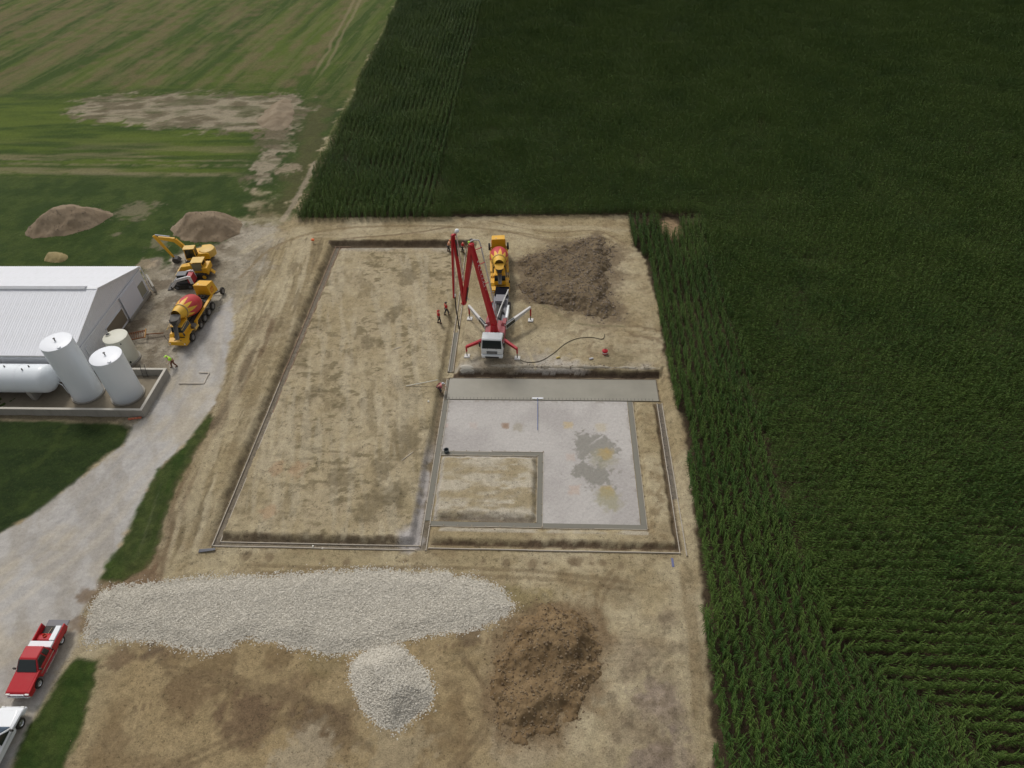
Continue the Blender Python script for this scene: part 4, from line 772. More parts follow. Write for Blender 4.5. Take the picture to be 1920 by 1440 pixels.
def mixer(loc, rz, label, folded):
    """front-discharge mixer; origin on the ground under the front bumper, +Y forward"""
    e = empty('concrete_mixer_truck', loc, rz, label, 'mixer truck', 'yellow front discharge concrete mixers')
    MB().box(-.46, -.30, -10.4, -.3, .75, 1.05).build('frame_rail', MACH, e); MB().box(.30, .46, -10.4, -.3, .75, 1.05).build('frame_rail', MACH, e)
    MB().box(-.28, .28, -9.8, -1.0, .55, .95).build('driveline', MACH, e)
    MB().hexa([(-1.22, -.75, .55), (1.22, -.75, .55), (1.15, -.02, .55), (-1.15, -.02, .55)], [(-1.22, -.85, 1.12), (1.22, -.85, 1.12), (1.12, -.12, 1.0), (-1.12, -.12, 1.0)]).build('front_bumper', YEL, e, bevel=.04)
    for s in (-1, 1):
        MB().extr([(-.75, .95), (-.85, 1.15), (-1.15, 1.42), (-2.2, 1.42), (-2.55, 1.15), (-2.5, 1.08), (-2.15, 1.34), (-1.2, 1.34), (-.95, 1.1)], s*.72, s*1.24).build('front_fender', YEL, e)
        MB().box(min(s*.85, s*1.0), max(s*.85, s*1.0), -.06, .0, .72, .86).build('headlight', LAMP, e)
        MB().extr([(-3.55, 1.15), (-3.3, 1.25), (-3.5, 1.62), (-8.75, 1.74), (-8.75, 1.60), (-3.8, 1.5)], s*.92, s*1.25).build('side_fender', YEL, e, bevel=.02)
        MB().box(min(s*.55, s*1.2), max(s*.55, s*1.2), -3.3, -2.62, .8, 1.5).build('step_box', YEL if s > 0 else CHUTE, e, bevel=.03)
        MB().cyl((s*.98, -2.7, .95), (s*.98, -4.2+.6, .95), .3, n=16).build('fuel_tank', YEL2, e, smooth=40)
        for y in (-1.70, -4.15, -5.45, -6.75, -8.0): wheel(e, s*1.08, y, .53 if y < -5 or y > -2 else .46, .30, s)
    b = MB(); b.hexa([(-.78, -2.9, 1.1), (.78, -2.9, 1.1), (.78, -1.0, 1.1), (-.78, -1.0, 1.1)], [(-.76, -2.85, 1.8), (.76, -2.85, 1.8), (.74, -.95, 1.8), (-.74, -.95, 1.8)]); cab = b.build('cab', YEL, e, bevel=.03)
    MB().hexa([(-.75, -2.8, 1.8), (.75, -2.8, 1.8), (.73, -.97, 1.8), (-.73, -.97, 1.8)], [(-.68, -2.7, 2.55), (.68, -2.7, 2.55), (.66, -1.15, 2.55), (-.66, -1.15, 2.55)]).build('cab_window', GLASS, cab)
    MB().box(-.74, .74, -2.8, -1.05, 2.55, 2.66).build('cab_roof', YEL, cab, bevel=.03)
    # drum
    o = Vector((0, -6.75, 2.25)); ax = Vector((0, 4.75, 1.45)); L = ax.length; ax.normalize()
    def rad(t):
        pts = [(0, .30), (.05, .70), (.25, .98), (.6, 1.15), (1.2, 1.24), (2.0, 1.25), (2.9, 1.12), (3.7, .88), (3.72, .90), (3.78, .90), (3.8, .86), (4.5, .68), (L, .58)]
        return float(np.interp(t, [p[0] for p in pts], [p[1] for p in pts]))
    N = 140; ts = sorted(set([0, .05, .12, .25, .4, .6]+[.6+.1*i for i in range(1, 31)]+[3.7, 3.72, 3.78, 3.8, 4.1, 4.5, L])); b = MB()
    b.lathe(o, ax, [(t_, rad(t_)) for t_ in ts], N, False); k = 0
    for i in range(len(ts)-1):
        tm = (ts[i]+ts[i+1])/2
        for j in range(N):
            a = ((j+.5)/N*10) % 1.0; w = abs(a-.5)*2; long = 1.0 if int((j+.5)/N*10) % 2 == 0 else .8
            b.m[k] = 0 if (tm > 3.68 or tm > 3.66-1.75*long*(1-w)) else 1; k += 1
        
    for j in range(N):
        a = ((j+.5)/N*10+.5) % 1.0; w = abs(a-.5)*2
        for i in range(0, 6):
            if ts[i] > .42*w+.05 and ts[i] < .35 and w < .4: b.m[i*N+j] = 0
    dr = b.build('drum', [DRUMY, DRUMR], e, smooth=50)
    MB().lathe(o+ax*3.70, ax, [(-.02, .91), (0, .93), (.09, .93), (.11, .91)], 56, False).build('drum_ring', CHUTE, dr, smooth=40)
    MB().lathe(o+ax*(L-.02), ax, [(0, .56), (-.5, .5), (-.52, .02)], 32, False).build('drum_mouth', mat('drum_inside', (.30, .16, .02), .8), dr, smooth=40)
    MB().box(-.75, .75, -7.2, -6.75, 1.05, 2.2).build('drum_drive', MACH, e)
    for s in (-1, 1): MB().beam((s*.75, -2.8, 1.1), (s*.42, -2.75, 2.9), .16, .2).build('drum_pedestal', YEL, e)
    # hopper, collector and chute over the cab
    MB().hexa([(-.42, -1.75, 2.85), (.42, -1.75, 2.85), (.30, -1.05, 2.75), (-.30, -1.05, 2.75)], [(-.62, -2.1, 3.75), (.62, -2.1, 3.75), (.52, -.95, 3.35), (-.52, -.95, 3.35)]).build('discharge_collector', CHUTE if not folded else YEL, e, bevel=.02)
    MB().lathe((0, -1.15, 2.95), (0, -.25, 1), [(0, .30), (.55, .52), (.6, .5), (.1, .26)], 20, False).build('charge_hopper', MACH, e, smooth=40)
    ch = MB(); P0 = Vector((0, -1.15, 2.8)); P1 = Vector((0, .2, 2.1)) if folded else Vector((-.55, .30, 1.75))
    for s in (-1, 1): ch.beam(P0+Vector((s*.24, 0, .1)), P1+Vector((s*.2, 0, .1)), .05, .26)
    ch.beam(P0, P1, .48, .05); ch.build('chute', CHUTE, e)
    for s in (-1, 1): MB().tube([(s*.5, -1.25, 2.72), (s*.95, -.6, 2.5), (s*1.0, -2.2, 2.75), (s*.7, -3.0, 3.15)], .025, 6).build('guard_rail', YEL2, e)
    MB().tube([(.95, -2.6, 1.2), (.98, -2.65, 2.6), (.9, -3.4, 2.9)], .03, 6).build('handrail', YEL2, e); MB().tube([(1.12, -.25, 1.0), (1.2, -.1, 1.6), (1.2, -.1, 2.1)], .03, 6).build('mirror_arm', MACH, e)
    MB().box(-1.3, -1.12, -.35, -.28, 1.9, 2.3).build('mirror', MACH, e)
    # engine deck and hood at the rear
    MB().box(-.85, .85, -8.75, -7.3, 1.0, 1.7).build('engine', MACH, e); b = MB()
    for x in (-.6, -.2, .25, .6): b.cyl((x, -8.3, 1.7), (x*.9, -8.1, 2.15), .09, n=8)
    b.box(-.5, .5, -8.5, -7.9, 1.7, 1.95); b.build('engine_parts', MACH, e); e.children[-1]['kind'] = 'stuff'
    h = MB().hexa([(-1.0, -10.75, 1.15), (1.0, -10.75, 1.15), (1.0, -8.8, 1.5), (-1.0, -8.8, 1.5)], [(-.90, -10.4, 2.85), (.90, -10.4, 2.85), (.92, -8.7, 3.25), (-.92, -8.7, 3.25)]).build('engine_hood', YEL, e, bevel=.06)
    for i in range(5): MB().box(-.7, .7, -10.47+i*.055, -10.38+i*.055, 1.45+i*.22, 1.55+i*.22).build('hood_louvre', MACH, h)
    for s in (-1, 1):
        b = MB(); y0, y1, z0, z1 = -9.85, -9.15, 1.8, 2.45; x_ = s*.99
        for (a, c, d, f_) in ((y0, y1, z0, z0+.08), (y0, y1, z1-.08, z1), (y0, y0+.08, z0+.08, z1-.08), (y1-.08, y1, z0+.08, z1-.08), (-9.55, -9.45, z0+.2, z1-.2)): b.hexa([(x_-.01, a, d), (x_+.01, a, d), (x_+.01, c, d), (x_-.01, c, d)], [(x_-.04*s-.01, a, f_), (x_-.04*s+.01, a, f_), (x_-.04*s+.01, c, f_), (x_-.04*s-.01, c, f_)])
        b.build('painted_emblem', mat('emblem_orange_red', (.50, .10, .02), .5), h)
    MB().cyl((.3, -9.0, 3.0), (.3, -9.0, 3.25), .07, n=8).build('exhaust_cap', CHR, h); MB().cyl((-.1, -8.9, 3.05), (-.1, -8.9, 3.2), .12, n=10).build('air_intake', YEL2, h)
    for s in (-1, 1):
        if folded: MB().beam((s*.7, -10.3, 1.2), (s*1.25, -8.6, 1.9), .14, .2).build('booster_arm', YEL, e); wheel(e, s*1.28, -8.9, .5, .28, s, 2.0)
        else: MB().beam((s*.7, -10.0, 1.0), (s*.95, -11.3, .62), .14, .2).build('booster_arm', CHUTE, e); wheel(e, s*1.1, -11.35, .5, .28, s)
    if not folded: MB().cyl((-1.1, -11.35, .5), (1.1, -11.35, .5), .07, n=8).build('booster_axle', MACH, e)
    return e
mixer((-44.95, 61.85, 0), math.radians(178.0), 'yellow mixer truck with red flame drum parked by the farm building', False)
mixer((-6.12, 72.7, 0), math.radians(184.5), 'yellow mixer truck with red flame drum discharging into the boom pump', True)

# ---- concrete pump truck
PL = Vector((-6.42, 60.15, 0)); PR = math.radians(177.2); PM = Matrix.Rotation(-PR, 3, 'Z')
pt = empty('concrete_pump_truck', PL, PR, 'white cab concrete pump truck with folded red boom and spread outriggers', 'pump truck')
def W(x, y, z): return PM @ (Vector((x, y, z))-PL)
b = MB(); b.hexa([(-1.26, -1.85, 1.0), (1.26, -1.85, 1.0), (1.26, -.06, .95), (-1.26, -.06, .95)], [(-1.26, -1.85, 1.9), (1.26, -1.85, 1.9), (1.26, -.02, 1.75), (-1.26, -.02, 1.75)])
cab = b.build('cab', WCAB, pt, bevel=.04)
MB().hexa([(-1.26, -1.85, 1.902), (1.26, -1.85, 1.902), (1.25, -.03, 1.755), (-1.25, -.03, 1.755)], [(-1.2, -1.65, 2.85), (1.2, -1.65, 2.85), (1.17, -.42, 2.82), (-1.17, -.42, 2.82)]).build('cab_upper', WCAB, cab)
MB().hexa([(-1.22, -1.67, 2.85), (1.22, -1.67, 2.85), (1.2, -.36, 2.82), (-1.2, -.36, 2.82)], [(-1.14, -1.6, 2.98), (1.14, -1.6, 2.98), (1.1, -.5, 2.94), (-1.1, -.5, 2.94)]).build('cab_roof', WCAB, cab, bevel=.05)
MB().hexa([(-1.14, -.09, 1.82), (1.14, -.09, 1.82), (1.14, -.005, 1.82), (-1.14, -.005, 1.82)], [(-1.08, -.42, 2.74), (1.08, -.42, 2.74), (1.08, -.34, 2.74), (-1.08, -.34, 2.74)]).build('windscreen', GLASS, cab)
for s in (-1, 1):
    x_ = s*1.255; MB().hexa([(x_-.02, -1.75, 2.0), (x_+.02, -1.75, 2.0), (x_+.02, -.35, 1.95), (x_-.02, -.35, 1.95)], [(x_-.065*s-.02, -1.7, 2.75), (x_-.065*s+.02, -1.7, 2.75), (x_-.065*s+.02, -.6, 2.7), (x_-.065*s-.02, -.6, 2.7)]).build('side_window', GLASS, cab)
    MB().box(min(s*.72, s*1.12), max(s*.72, s*1.12), -.03, .04, 1.05, 1.3).build('headlight', LAMP, cab, bevel=.02); MB().box(s*1.42-.09, s*1.42+.09, -.28, -.18, 1.9, 2.5).build('mirror', MACH, cab)
    MB().tube([(s*1.2, -.25, 2.6), (s*1.42, -.2, 2.5)], .02, 5).build('mirror_arm', MACH, cab); MB().tube([(s*.55, .03, 1.75), (s*.25, -.08, 2.05)], .014, 5).build('wiper', BLK, cab)
MB().box(-.62, .62, -.05, .03, 1.05, 1.42).build('grille', mat('grey_grille', (.10, .105, .11), .5), cab)
for i in range(3): MB().box(-.6, .6, .03, .045, 1.12+i*.1, 1.15+i*.1).build('grille_bar', CHR, cab)
MB().hexa([(-1.28, -.25, .48), (1.28, -.25, .48), (1.22, .12, .48), (-1.22, .12, .48)], [(-1.28, -.25, .92), (1.28, -.25, .92), (1.24, .16, .88), (-1.24, .16, .88)]).build('front_bumper', WCAB, pt, bevel=.05); MB().box(-.8, .8, .13, .18, .55, .75).build('bumper_grille', MACH, pt)
for s in (-1, 1):
    MB().box(s*.42-.06, s*.42+.06, -11.2, -.4, .75, 1.05).build('frame_rail', MACH, pt)
    for y in (-1.35, -3.1, -8.6, -9.95): wheel(pt, s*1.08, y, .52, .3, s)
MB().box(-1.2, 1.2, -2.55, -2.12, 1.1, 2.2).build('engine_air_intake', MACH, pt); b = MB()
for x in (-.85, -.45, 0, .5, .9): b.ball((x, -2.4, 2.2), .14, 8, 5)
o = b.build('deck_fittings', CHR, pt); tag(o, kind='stuff')
MB().hexa([(-1.25, -5.6, 1.05), (1.25, -5.6, 1.05), (1.25, -2.6, 1.05), (-1.25, -2.6, 1.05)], [(-1.15, -5.4, 1.75), (1.15, -5.4, 1.75), (1.2, -2.6, 1.7), (-1.2, -2.6, 1.7)]).build('turret_frame', REDD, pt, bevel=.04)
tw = W(-6.30, 63.18, 0); MB().lathe((tw.x, tw.y, 1.7), (0, 0, 1), [(0, .62), (.25, .62), (.25, .5), (.9, .42), (1.4, .40)], 20).build('turret', RED, pt, smooth=40)
for s in (-1, 1):
    MB().hexa([(s*.7, -5.4, 1.6), (s*1.25, -5.4, 1.6), (s*1.25, -4.2, 1.6), (s*.5, -4.4, 1.6)] if s > 0 else [(-1.25, -5.4, 1.6), (-.7, -5.4, 1.6), (-.5, -4.4, 1.6), (-1.25, -4.2, 1.6)], [(s*.8, -5.35, 2.15), (s*1.22, -5.35, 2.15), (s*1.22, -4.4, 2.1), (s*.8, -4.6, 2.1)] if s > 0 else [(-1.22, -5.35, 2.15), (-.8, -5.35, 2.15), (-.8, -4.6, 2.1), (-1.22, -4.4, 2.1)]).build('outrigger_pivot', REDD, pt)
MB().box(-.95, .95, -11.0, -5.6, 1.1, 1.28).build('rear_deck', mat('checker_deck', (.16, .16, .18), .55, .3, dirt=.6, dcol=(.28, .27, .25), dscale=4), pt)
b = MB()
for x in (-.35, .1, .3): b.cyl((x, -9.2, 1.45), (x*.8, -6.0, 1.5), .12, n=8)
for i in range(6): b.box(-.7+.22*i, -.58+.22*i, -7.6-.2*(i % 3), -7.2-.2*(i % 3), 1.28, 1.62)
o = b.build('pump_cylinders', MACH, pt); tag(o, kind='stuff')
MB().box(-.6, .6, -10.4, -9.0, 1.5, 1.95).build('pump_cover', mat('worn_grey_cover', (.17, .17, .19), .6, dirt=.7, dcol=(.33, .31, .30), dscale=6), pt, bevel=.03)
MB().hexa([(-.55, -12.0, .7), (.55, -12.0, .7), (.5, -11.0, .7), (-.5, -11.0, .7)], [(-.88, -12.45, 1.55), (.88, -12.45, 1.55), (.85, -10.6, 1.55), (-.85, -10.6, 1.55)]).build('hopper', MACH, pt, bevel=.03)
MB().box(-.86, .86, -12.5, -10.65, 1.57, 1.70).build('hopper_cover', mat('black_hopper_mat', (.010, .010, .014), .95, spec=.05), pt, bevel=.06)
MB().box(-1.28, -1.0, -8.4, -5.9, 1.0, 1.85).build('water_tank', WCAB, pt, bevel=.05); MB().box(1.0, 1.26, -8.2, -5.9, .95, 1.6).build('tool_box', RED, pt, bevel=.03)
MB().cyl((-1.1, -8.6, 1.4), (-1.1, -8.9, 1.4), .2, n=12).build('filter', MACH, pt)
# outriggers
for foot, arm, base_, m_, tip_h, wide in (((876, 668), (873, 643), (-7.55, 62.2, 1.45), RED, 1.6, .34), ((970, 672), (971, 645), (-5.2, 62.3, 1.45), RED, 1.6, .34), ((881, 598), (877, 571), (-7.35, 64.4, 1.55), WPIPE, 2.2, .7), ((995, 601), (995, 577), (-5.15, 64.5, 1.55), WPIPE, 2.2, .7)):
    f_ = G(*foot); tipw = Vector((f_[0], f_[1], tip_h-.12)); bw = Vector(base_)
    og = MB().beam(W(*bw), W(*tipw), .34, .36 if m_ is RED else .75, .26, .30).build('outrigger_beam', m_, pt, bevel=.02)
    if m_ is WPIPE:
        d_ = (tipw-bw); q1, q2 = bw+d_*.04, bw+d_*.36; n_ = d_.normalized().cross(Vector((0, 0, 1))).normalized()
        for s in (-1, 1): MB().beam(W(*(q1+n_*s*.175)), W(*(q2+n_*s*.165)), .02, .50, .02, .42).build('black_panel', GLASS, og)
        MB().beam(W(*(q1+Vector((0, 0, .38)))), W(*(q2+Vector((0, 0, .32)))), .24, .012, .2, .012).build('black_panel', GLASS, og)
    MB().cyl(W(f_[0], f_[1], tip_h-.1), W(f_[0], f_[1], .8), .10, n=10).build('jack_tube', RED, pt); MB().cyl(W(f_[0], f_[1], .85), W(f_[0], f_[1], .12), .055, n=8).build('jack_ram', STEELBAR, pt)
    MB().box(-.32, .32, -.32, .32, 0, .1).build('foot_pad', WPIPE, pt).location = W(f_[0], f_[1], .02)
# boom
K = [Vector(p) for p in ((-6.33, 63.2, 3.25), (-8.42, 64.8, 12.85), (-10.03, 66.03, 4.0), (-10.57, 66.45, 13.05), (-11.2, 66.93, 4.35))]
side = Vector((.611, .792, 0)); 
dims = [(.52, .76, .40, .46), (.44, .52, .36, .44), (.34, .40, .25, .30), (.18, .25, .14, .19)]
offs = [0, 0, .0, -.22]
secs = []
for i in range(4):
    a, c = K[i]+side*offs[i], K[i+1]+side*offs[i]; w1, h1, w2, h2 = dims[i]
    o = MB().beam(W(*(a-(c-a).normalized()*.18)), W(*(c+(c-a).normalized()*.18)), w1, h1, w2, h2, up=tuple(W(*(PL+Vector((-.79, .61, 0)))))).build('boom_section', RED, pt, bevel=.03); secs.append(o)
def UW(v): return PM @ v
# delivery pipe alongside
pd = side*-.0+Vector((.79, -.61, 0))*0
right = -side if False else Vector((.78, .62, 0)).normalized()
def pipe(pts, r=.075, nm='delivery_pipe'): return MB().tube([W(*p) for p in pts], r, 8).build(nm, WPIPE, pt, smooth=60)
o1 = Vector((.95, .75, 0)); o0 = Vector((.42, .55, 0))
pipe([K[0]+o0+Vector((0, 0, -.5)), K[0]+o0+Vector((-.05, .05, .6)), K[0]*.5+K[1]*.5+(o0+o1)*.5, K[1]+o1+Vector((0, 0, -.5)), K[1]+o1*.92+Vector((-.1, .1, .12)), K[1]+o1*.5+Vector((-.2, .1, .4)), K[1]+Vector((-.15, .2, .3))])
for t_ in (.25, .5, .75, .93):
    p = K[0].lerp(K[1], t_); q = p+o0.lerp(o1, t_); MB().beam(W(*p), W(*q), .07, .07).build('pipe_bracket', RED, pt)
s2 = side*.42; pipe([K[1]+s2+Vector((0, 0, -.8)), K[1].lerp(K[2], .5)+s2*1.15, K[2]+s2*1.2+Vector((0, 0, .7)), K[2]+s2*1.2+Vector((.2, .1, .1))])
for t_ in (.3, .55, .8): p = K[1].lerp(K[2], t_); MB().beam(W(*p), W(*(p+s2*1.15)), .06, .06).build('pipe_bracket', RED, pt)
s3 = side*.50; pipe([K[2]+s3+Vector((0, 0, .9)), K[2].lerp(K[3], .5)+s3, K[3]+s3+Vector((0, 0, -.4)), K[3]+s3*.9+Vector((0, .1, .15)), K[3]+Vector((.1, .15, .3))], .06)
for t_ in (.3, .6, .85): p = K[2].lerp(K[3], t_); MB().beam(W(*p), W(*(p+s3)), .05, .05).build('pipe_bracket', RED, pt)
s4 = side*.02; pipe([K[3]+s4+Vector((0, 0, -.3)), K[4]+s4+Vector((0, 0, .3))], .055)
MB().ball(W(*(K[3]+side*.45+Vector((.1, .2, .25)))), .26, 12, 8).build('swivel_elbow', WCAB, pt, smooth=60)
MB().lathe(W(*(K[1]+o1*.3+Vector((-.3, .3, .3)))), UW(side), [(-.12, .10), (-.1, .2), (.1, .2), (.12, .1)], 12).build('pipe_joint', CHUTE, pt)
MB().ball(W(*(K[4]+Vector((-.05, 0, .1)))), .22, 12, 8).build('end_elbow', WCAB, pt, smooth=60)
for i in (1, 2, 3): MB().cyl(W(*(K[i]-side*.3)), W(*(K[i]+side*.3)), .20 if i < 3 else .15, n=14).build('boom_knuckle', RED, pt, smooth=40); MB().cyl(W(*(K[i]-side*.34)), W(*(K[i]+side*.34)), .06, n=8).build('pivot_pin', CHR, pt)
for i, (t0, t1, of) in enumerate(((.72, .97, -.42), (.70, .95, .34), (.72, .95, .26))):
    dd = (K[i+1]-K[i]).normalized(); n_ = Vector((-.79, .61, 0)); q = K[i].lerp(K[i+1], t0)+n_*of*-1; r_ = K[i].lerp(K[i+1], t1)+n_*of*-1
    MB().cyl(W(*q), W(*r_), .07, n=8).build('hydraulic_ram', MACH, pt)
MB().cyl(W(-6.3, 63.1, 2.2), W(-7.0, 63.75, 6.0), .11, n=10).build('lift_ram', MACH, pt); MB().cyl(W(-7.0, 63.75, 6.0), W(-7.2, 63.9, 6.9), .07, n=8).build('lift_ram_rod', CHR, pt)
MB().tube([W(-11.2, 66.93, 4.3), W(-11.22, 66.93, 2.4), W(-11.05, 66.5, 1.0), W(-10.95, 66.1, -.15)], .075, 10).build('end_hose', BLK, pt, smooth=60)
pipe([(-5.05, 71.0, 1.5), (-4.95, 70.8, 2.5), (-5.7, 66.8, 2.75), (-6.1, 64.0, 2.9), (-6.25, 63.5, 2.9)], .075)
# unreadable white lettering down the first boom section, as marks on its near face
ax1 = (K[1]-K[0]).normalized(); nf = Vector((.79, -.61, 0)); nf = (nf-ax1*nf.dot(ax1)).normalized(); r = random.Random(4); b = MB(); WL = mat('white_lettering', (.8, .78, .76), .5)
for k in range(9):
    t_ = .80-.051*k; p = K[0].lerp(K[1], t_)+nf*(.36-.13*t_+.005)+side*.05
    for q in range(3):
        a0 = p+side*r.uniform(-.13, .13)+ax1*r.uniform(-.12, .12); a1 = p+side*r.uniform(-.13, .13)+ax1*r.uniform(-.12, .12); b.beam(W(*a0), W(*a1), .06, .012, up=tuple(UW(nf)))
b.build('white_lettering', WL, secs[0]); secs[0].children[-1]['kind'] = 'stuff'; secs[0].children[-1].matrix_parent_inverse = Matrix.Identity(4)
b = MB()
for k in range(12):
    t_ = .73-.022*k; p = K[0].lerp(K[1], t_)+nf*(.36-.13*t_+.005)-side*.15; b.beam(W(*p), W(*(p+ax1*r.uniform(.05, .15))), .045, .012, up=tuple(UW(nf)))
p = K[0].lerp(K[1], .16)+nf*.34-side*.16; q = K[0].lerp(K[1], .44)+nf*.305-side*.16; b.beam(W(*p), W(*q), .04, .012, up=tuple(UW(nf)))
o = b.build('white_lettering', WL, secs[0]); tag(o, kind='stuff')

# ---- excavator, dozer, loader (front towards +Y)
def tracks(e, w, L, tw, h, m=MACH):
    for s in (-1, 1):
        pr = [(-L/2+h*.3, 0), (L/2-h*.3, 0), (L/2, h*.35), (L/2, h*.65), (L/2-h*.3, h), (-L/2+h*.3, h), (-L/2, h*.65), (-L/2, h*.35)]
        t_ = MB().extr(pr, s*w-tw/2, s*w+tw/2).build('crawler_track', TYRE, e, bevel=.03)
        for k in range(9): y = -L/2+.25+k*(L-.5)/8; MB().box(s*w-tw/2-.01, s*w+tw/2+.01, y-.05, y+.05, h, h+.03).build('track_shoe', STEELBAR, t_)
        for y in (-L/2+.35, L/2-.35): MB().cyl((s*(w)-tw/2-.02, y, h*.5), (s*w+tw/2+.02, y, h*.5), h*.32, n=14).build('track_wheel', m, t_)
ex = empty('excavator', (-49.5, 80.9, 0), math.radians(97), 'yellow excavator with boom reaching left over the grass', 'excavator')
tracks(ex, .95, 3.4, .5, .75, YEL)
MB().box(-.6, .6, -.8, .8, .6, .95).build('undercarriage', MACH, ex)
hs = MB().extr([(-2.0, 1.0), (1.2, 1.0), (1.3, 1.35), (-.3, 1.55), (-.6, 1.95), (-1.7, 2.0), (-2.0, 1.85)], -1.2, 1.2).build('upper_house', YEL, ex, bevel=.06)
MB().lathe((0, -1.5, 1.1), (0, 0, 1), [(0, 1.1), (.7, 1.12), (.95, 1.0), (1.05, .6)], 24).build('counterweight', YEL2, ex, smooth=40)
cab = MB().hexa([(-1.2, -.2, 1.3), (-.25, -.2, 1.3), (-.25, 1.35, 1.2), (-1.2, 1.35, 1.2)], [(-1.15, -.15, 2.75), (-.3, -.15, 2.75), (-.3, 1.15, 2.75), (-1.15, 1.15, 2.75)]).build('cab', GLASS, ex, bevel=.03)
MB().box(-1.25, -.2, -.25, 1.3, 2.75, 2.86).build('cab_roof', YEL2, cab, bevel=.03)
for x in (-1.2, -.27):
    for y, z0 in ((-.18, 1.3), (1.28, 1.2)): MB().beam((x, y, z0), (x*.98+(-.01), y*.88, 2.76), .08, .08).build('cab_post', YEL, cab)
bp_ = [(.2, 1.0, 1.5), (.2, 2.4, 3.6), (.2, 4.5, 4.1), (.2, 4.8, 4.1)]
bm_ = MB(); bm_.beam(bp_[0], bp_[1], .34, .5, .34, .6); bm_.beam(bp_[1], bp_[2], .34, .6, .28, .4); bm_.build('boom', YEL, ex, bevel=.03)
MB().beam((.2, 4.95, 4.5), (.2, 3.5, .75), .24, .42, .2, .26).build('stick', YEL, ex, bevel=.03)
MB().cyl((.2, 2.9, 4.2), (.2, 4.75, 4.6), .08, n=8).build('stick_ram', CHR, ex); MB().cyl((.45, 1.3, 1.6), (.45, 2.6, 3.4), .09, n=8).build('boom_ram', MACH, ex)
MB().extr([(3.6, .95), (3.0, .75), (2.7, .3), (3.0, .02), (3.65, .15), (3.8, .5)], -.25, .65).build('bucket', STEELBAR, ex, bevel=.03)
MB().tube([(.9, -.4, 1.95), (.9, -.4, 2.4)], .06).build('exhaust', MACH, ex)

dz = empty('bulldozer', (-48.4, 77.45, 0), math.radians(94), 'yellow bulldozer with roof canopy between the excavator and skid loader', 'bulldozer')
tracks(dz, .9, 3.1, .5, .85, YEL)
MB().box(-.65, .65, -1.7, 1.6, .5, 1.15).build('main_frame', YEL, dz, bevel=.04)
MB().hexa([(-.5, .3, 1.15), (.5, .3, 1.15), (.45, 1.95, 1.1), (-.45, 1.95, 1.1)], [(-.48, .3, 1.95), (.48, .3, 1.95), (.4, 1.85, 1.7), (-.4, 1.85, 1.7)]).build('engine_hood', YEL, dz, bevel=.05)
MB().box(-.95, .95, -1.9, -1.1, .9, 1.75).build('rear_tank', YEL, dz, bevel=.1)
MB().box(-.35, .35, -.9, -.4, 1.15, 1.6).build('seat', BLK, dz)
rf = MB().box(-.72, .72, -1.4, .25, 2.45, 2.55).build('canopy', YEL2, dz, bevel=.03)
for x in (-.78, .78):
    for y in (-1.35, .3): MB().beam((x*.85, y*.95, 1.1), (x*.8, y*.9, 2.47), .1, .1).build('canopy_post', YEL, dz)
MB().box(.68, .72, -1.2, .15, 1.2, 2.35).build('side_screen', mat('mesh_screen', (.20, .17, .09), .7, dirt=.5), dz); MB().box(-.72, -.68, -1.2, .15, 1.2, 2.35).build('side_screen', MATS['mesh_screen'], dz)
MB().extr([(2.35, .05), (2.55, .15), (2.42, .55), (2.55, 1.05), (2.4, 1.05), (2.28, .5)], -1.35, 1.35).build('blade', YEL2, dz)
for s in (-1, 1): MB().beam((s*1.2, -.2, .5), (s*1.2, 2.4, .4), .14, .2).build('push_arm', YEL, dz)
MB().tube([(.25, 1.2, 1.9), (.25, 1.2, 2.45)], .05).build('exhaust', MACH, dz); MB().beam((0, -1.9, .9), (0, -2.3, .35), .5, .12).build('ripper', YEL, dz)

LWHITE = mat('loader_white', (.74, .74, .75), .4, dirt=.2); LG = mat('loader_grey', (.10, .105, .115), .5, dirt=.3, dcol=(.3, .29, .27)); LR = mat('loader_red', (.38, .02, .03), .45, dirt=.15)
sk = empty('track_loader', (-49.25, 75.0, 0), math.radians(96), 'white compact track loader with red rear and dark grey hood', 'skid loader')
tracks(sk, .72, 2.5, .4, .7, LG)
MB().box(-.5, .5, -1.2, 1.0, .45, 1.05).build('body', LG, sk, bevel=.04)
MB().hexa([(-.72, -1.5, .7), (.72, -1.5, .7), (.72, -.75, .9), (-.72, -.75, .9)], [(-.68, -1.35, 1.75), (.68, -1.35, 1.75), (.68, -.75, 1.85), (-.68, -.75, 1.85)]).build('rear_door', LR, sk, bevel=.04)
cab = MB().hexa([(-.48, -.7, 1.0), (.48, -.7, 1.0), (.48, .85, .95), (-.48, .85, .95)], [(-.46, -.6, 1.95), (.46, -.6, 1.95), (.46, .55, 1.95), (-.46, .55, 1.95)]).build('cab', GLASS, sk, bevel=.04)
MB().box(-.52, .52, -.7, .65, 1.95, 2.05).build('cab_roof', LG, cab, bevel=.05)
for s in (-1, 1):
    MB().beam((s*.74, -1.15, 1.85), (s*.74, .6, 1.45), .2, .38).build('lift_arm', LWHITE, sk, bevel=.02); MB().beam((s*.74, .55, 1.5), (s*.66, 1.65, .35), .2, .3).build('lift_arm', LWHITE, sk, bevel=.02)
    MB().beam((s*.74, -1.25, .8), (s*.74, -1.15, 1.95), .16, .4).build('arm_tower', LWHITE, sk, bevel=.02); MB().box(s*.745-.09, s*.745+.09, -.45, .35, 1.42, 1.6).build('arm_emblem', LG, sk)
MB().extr([(1.6, .55), (1.65, .05), (2.3, .03), (2.3, .08), (1.75, .15), (1.7, .55)], -.85, .85).build('bucket', STEELBAR, sk)

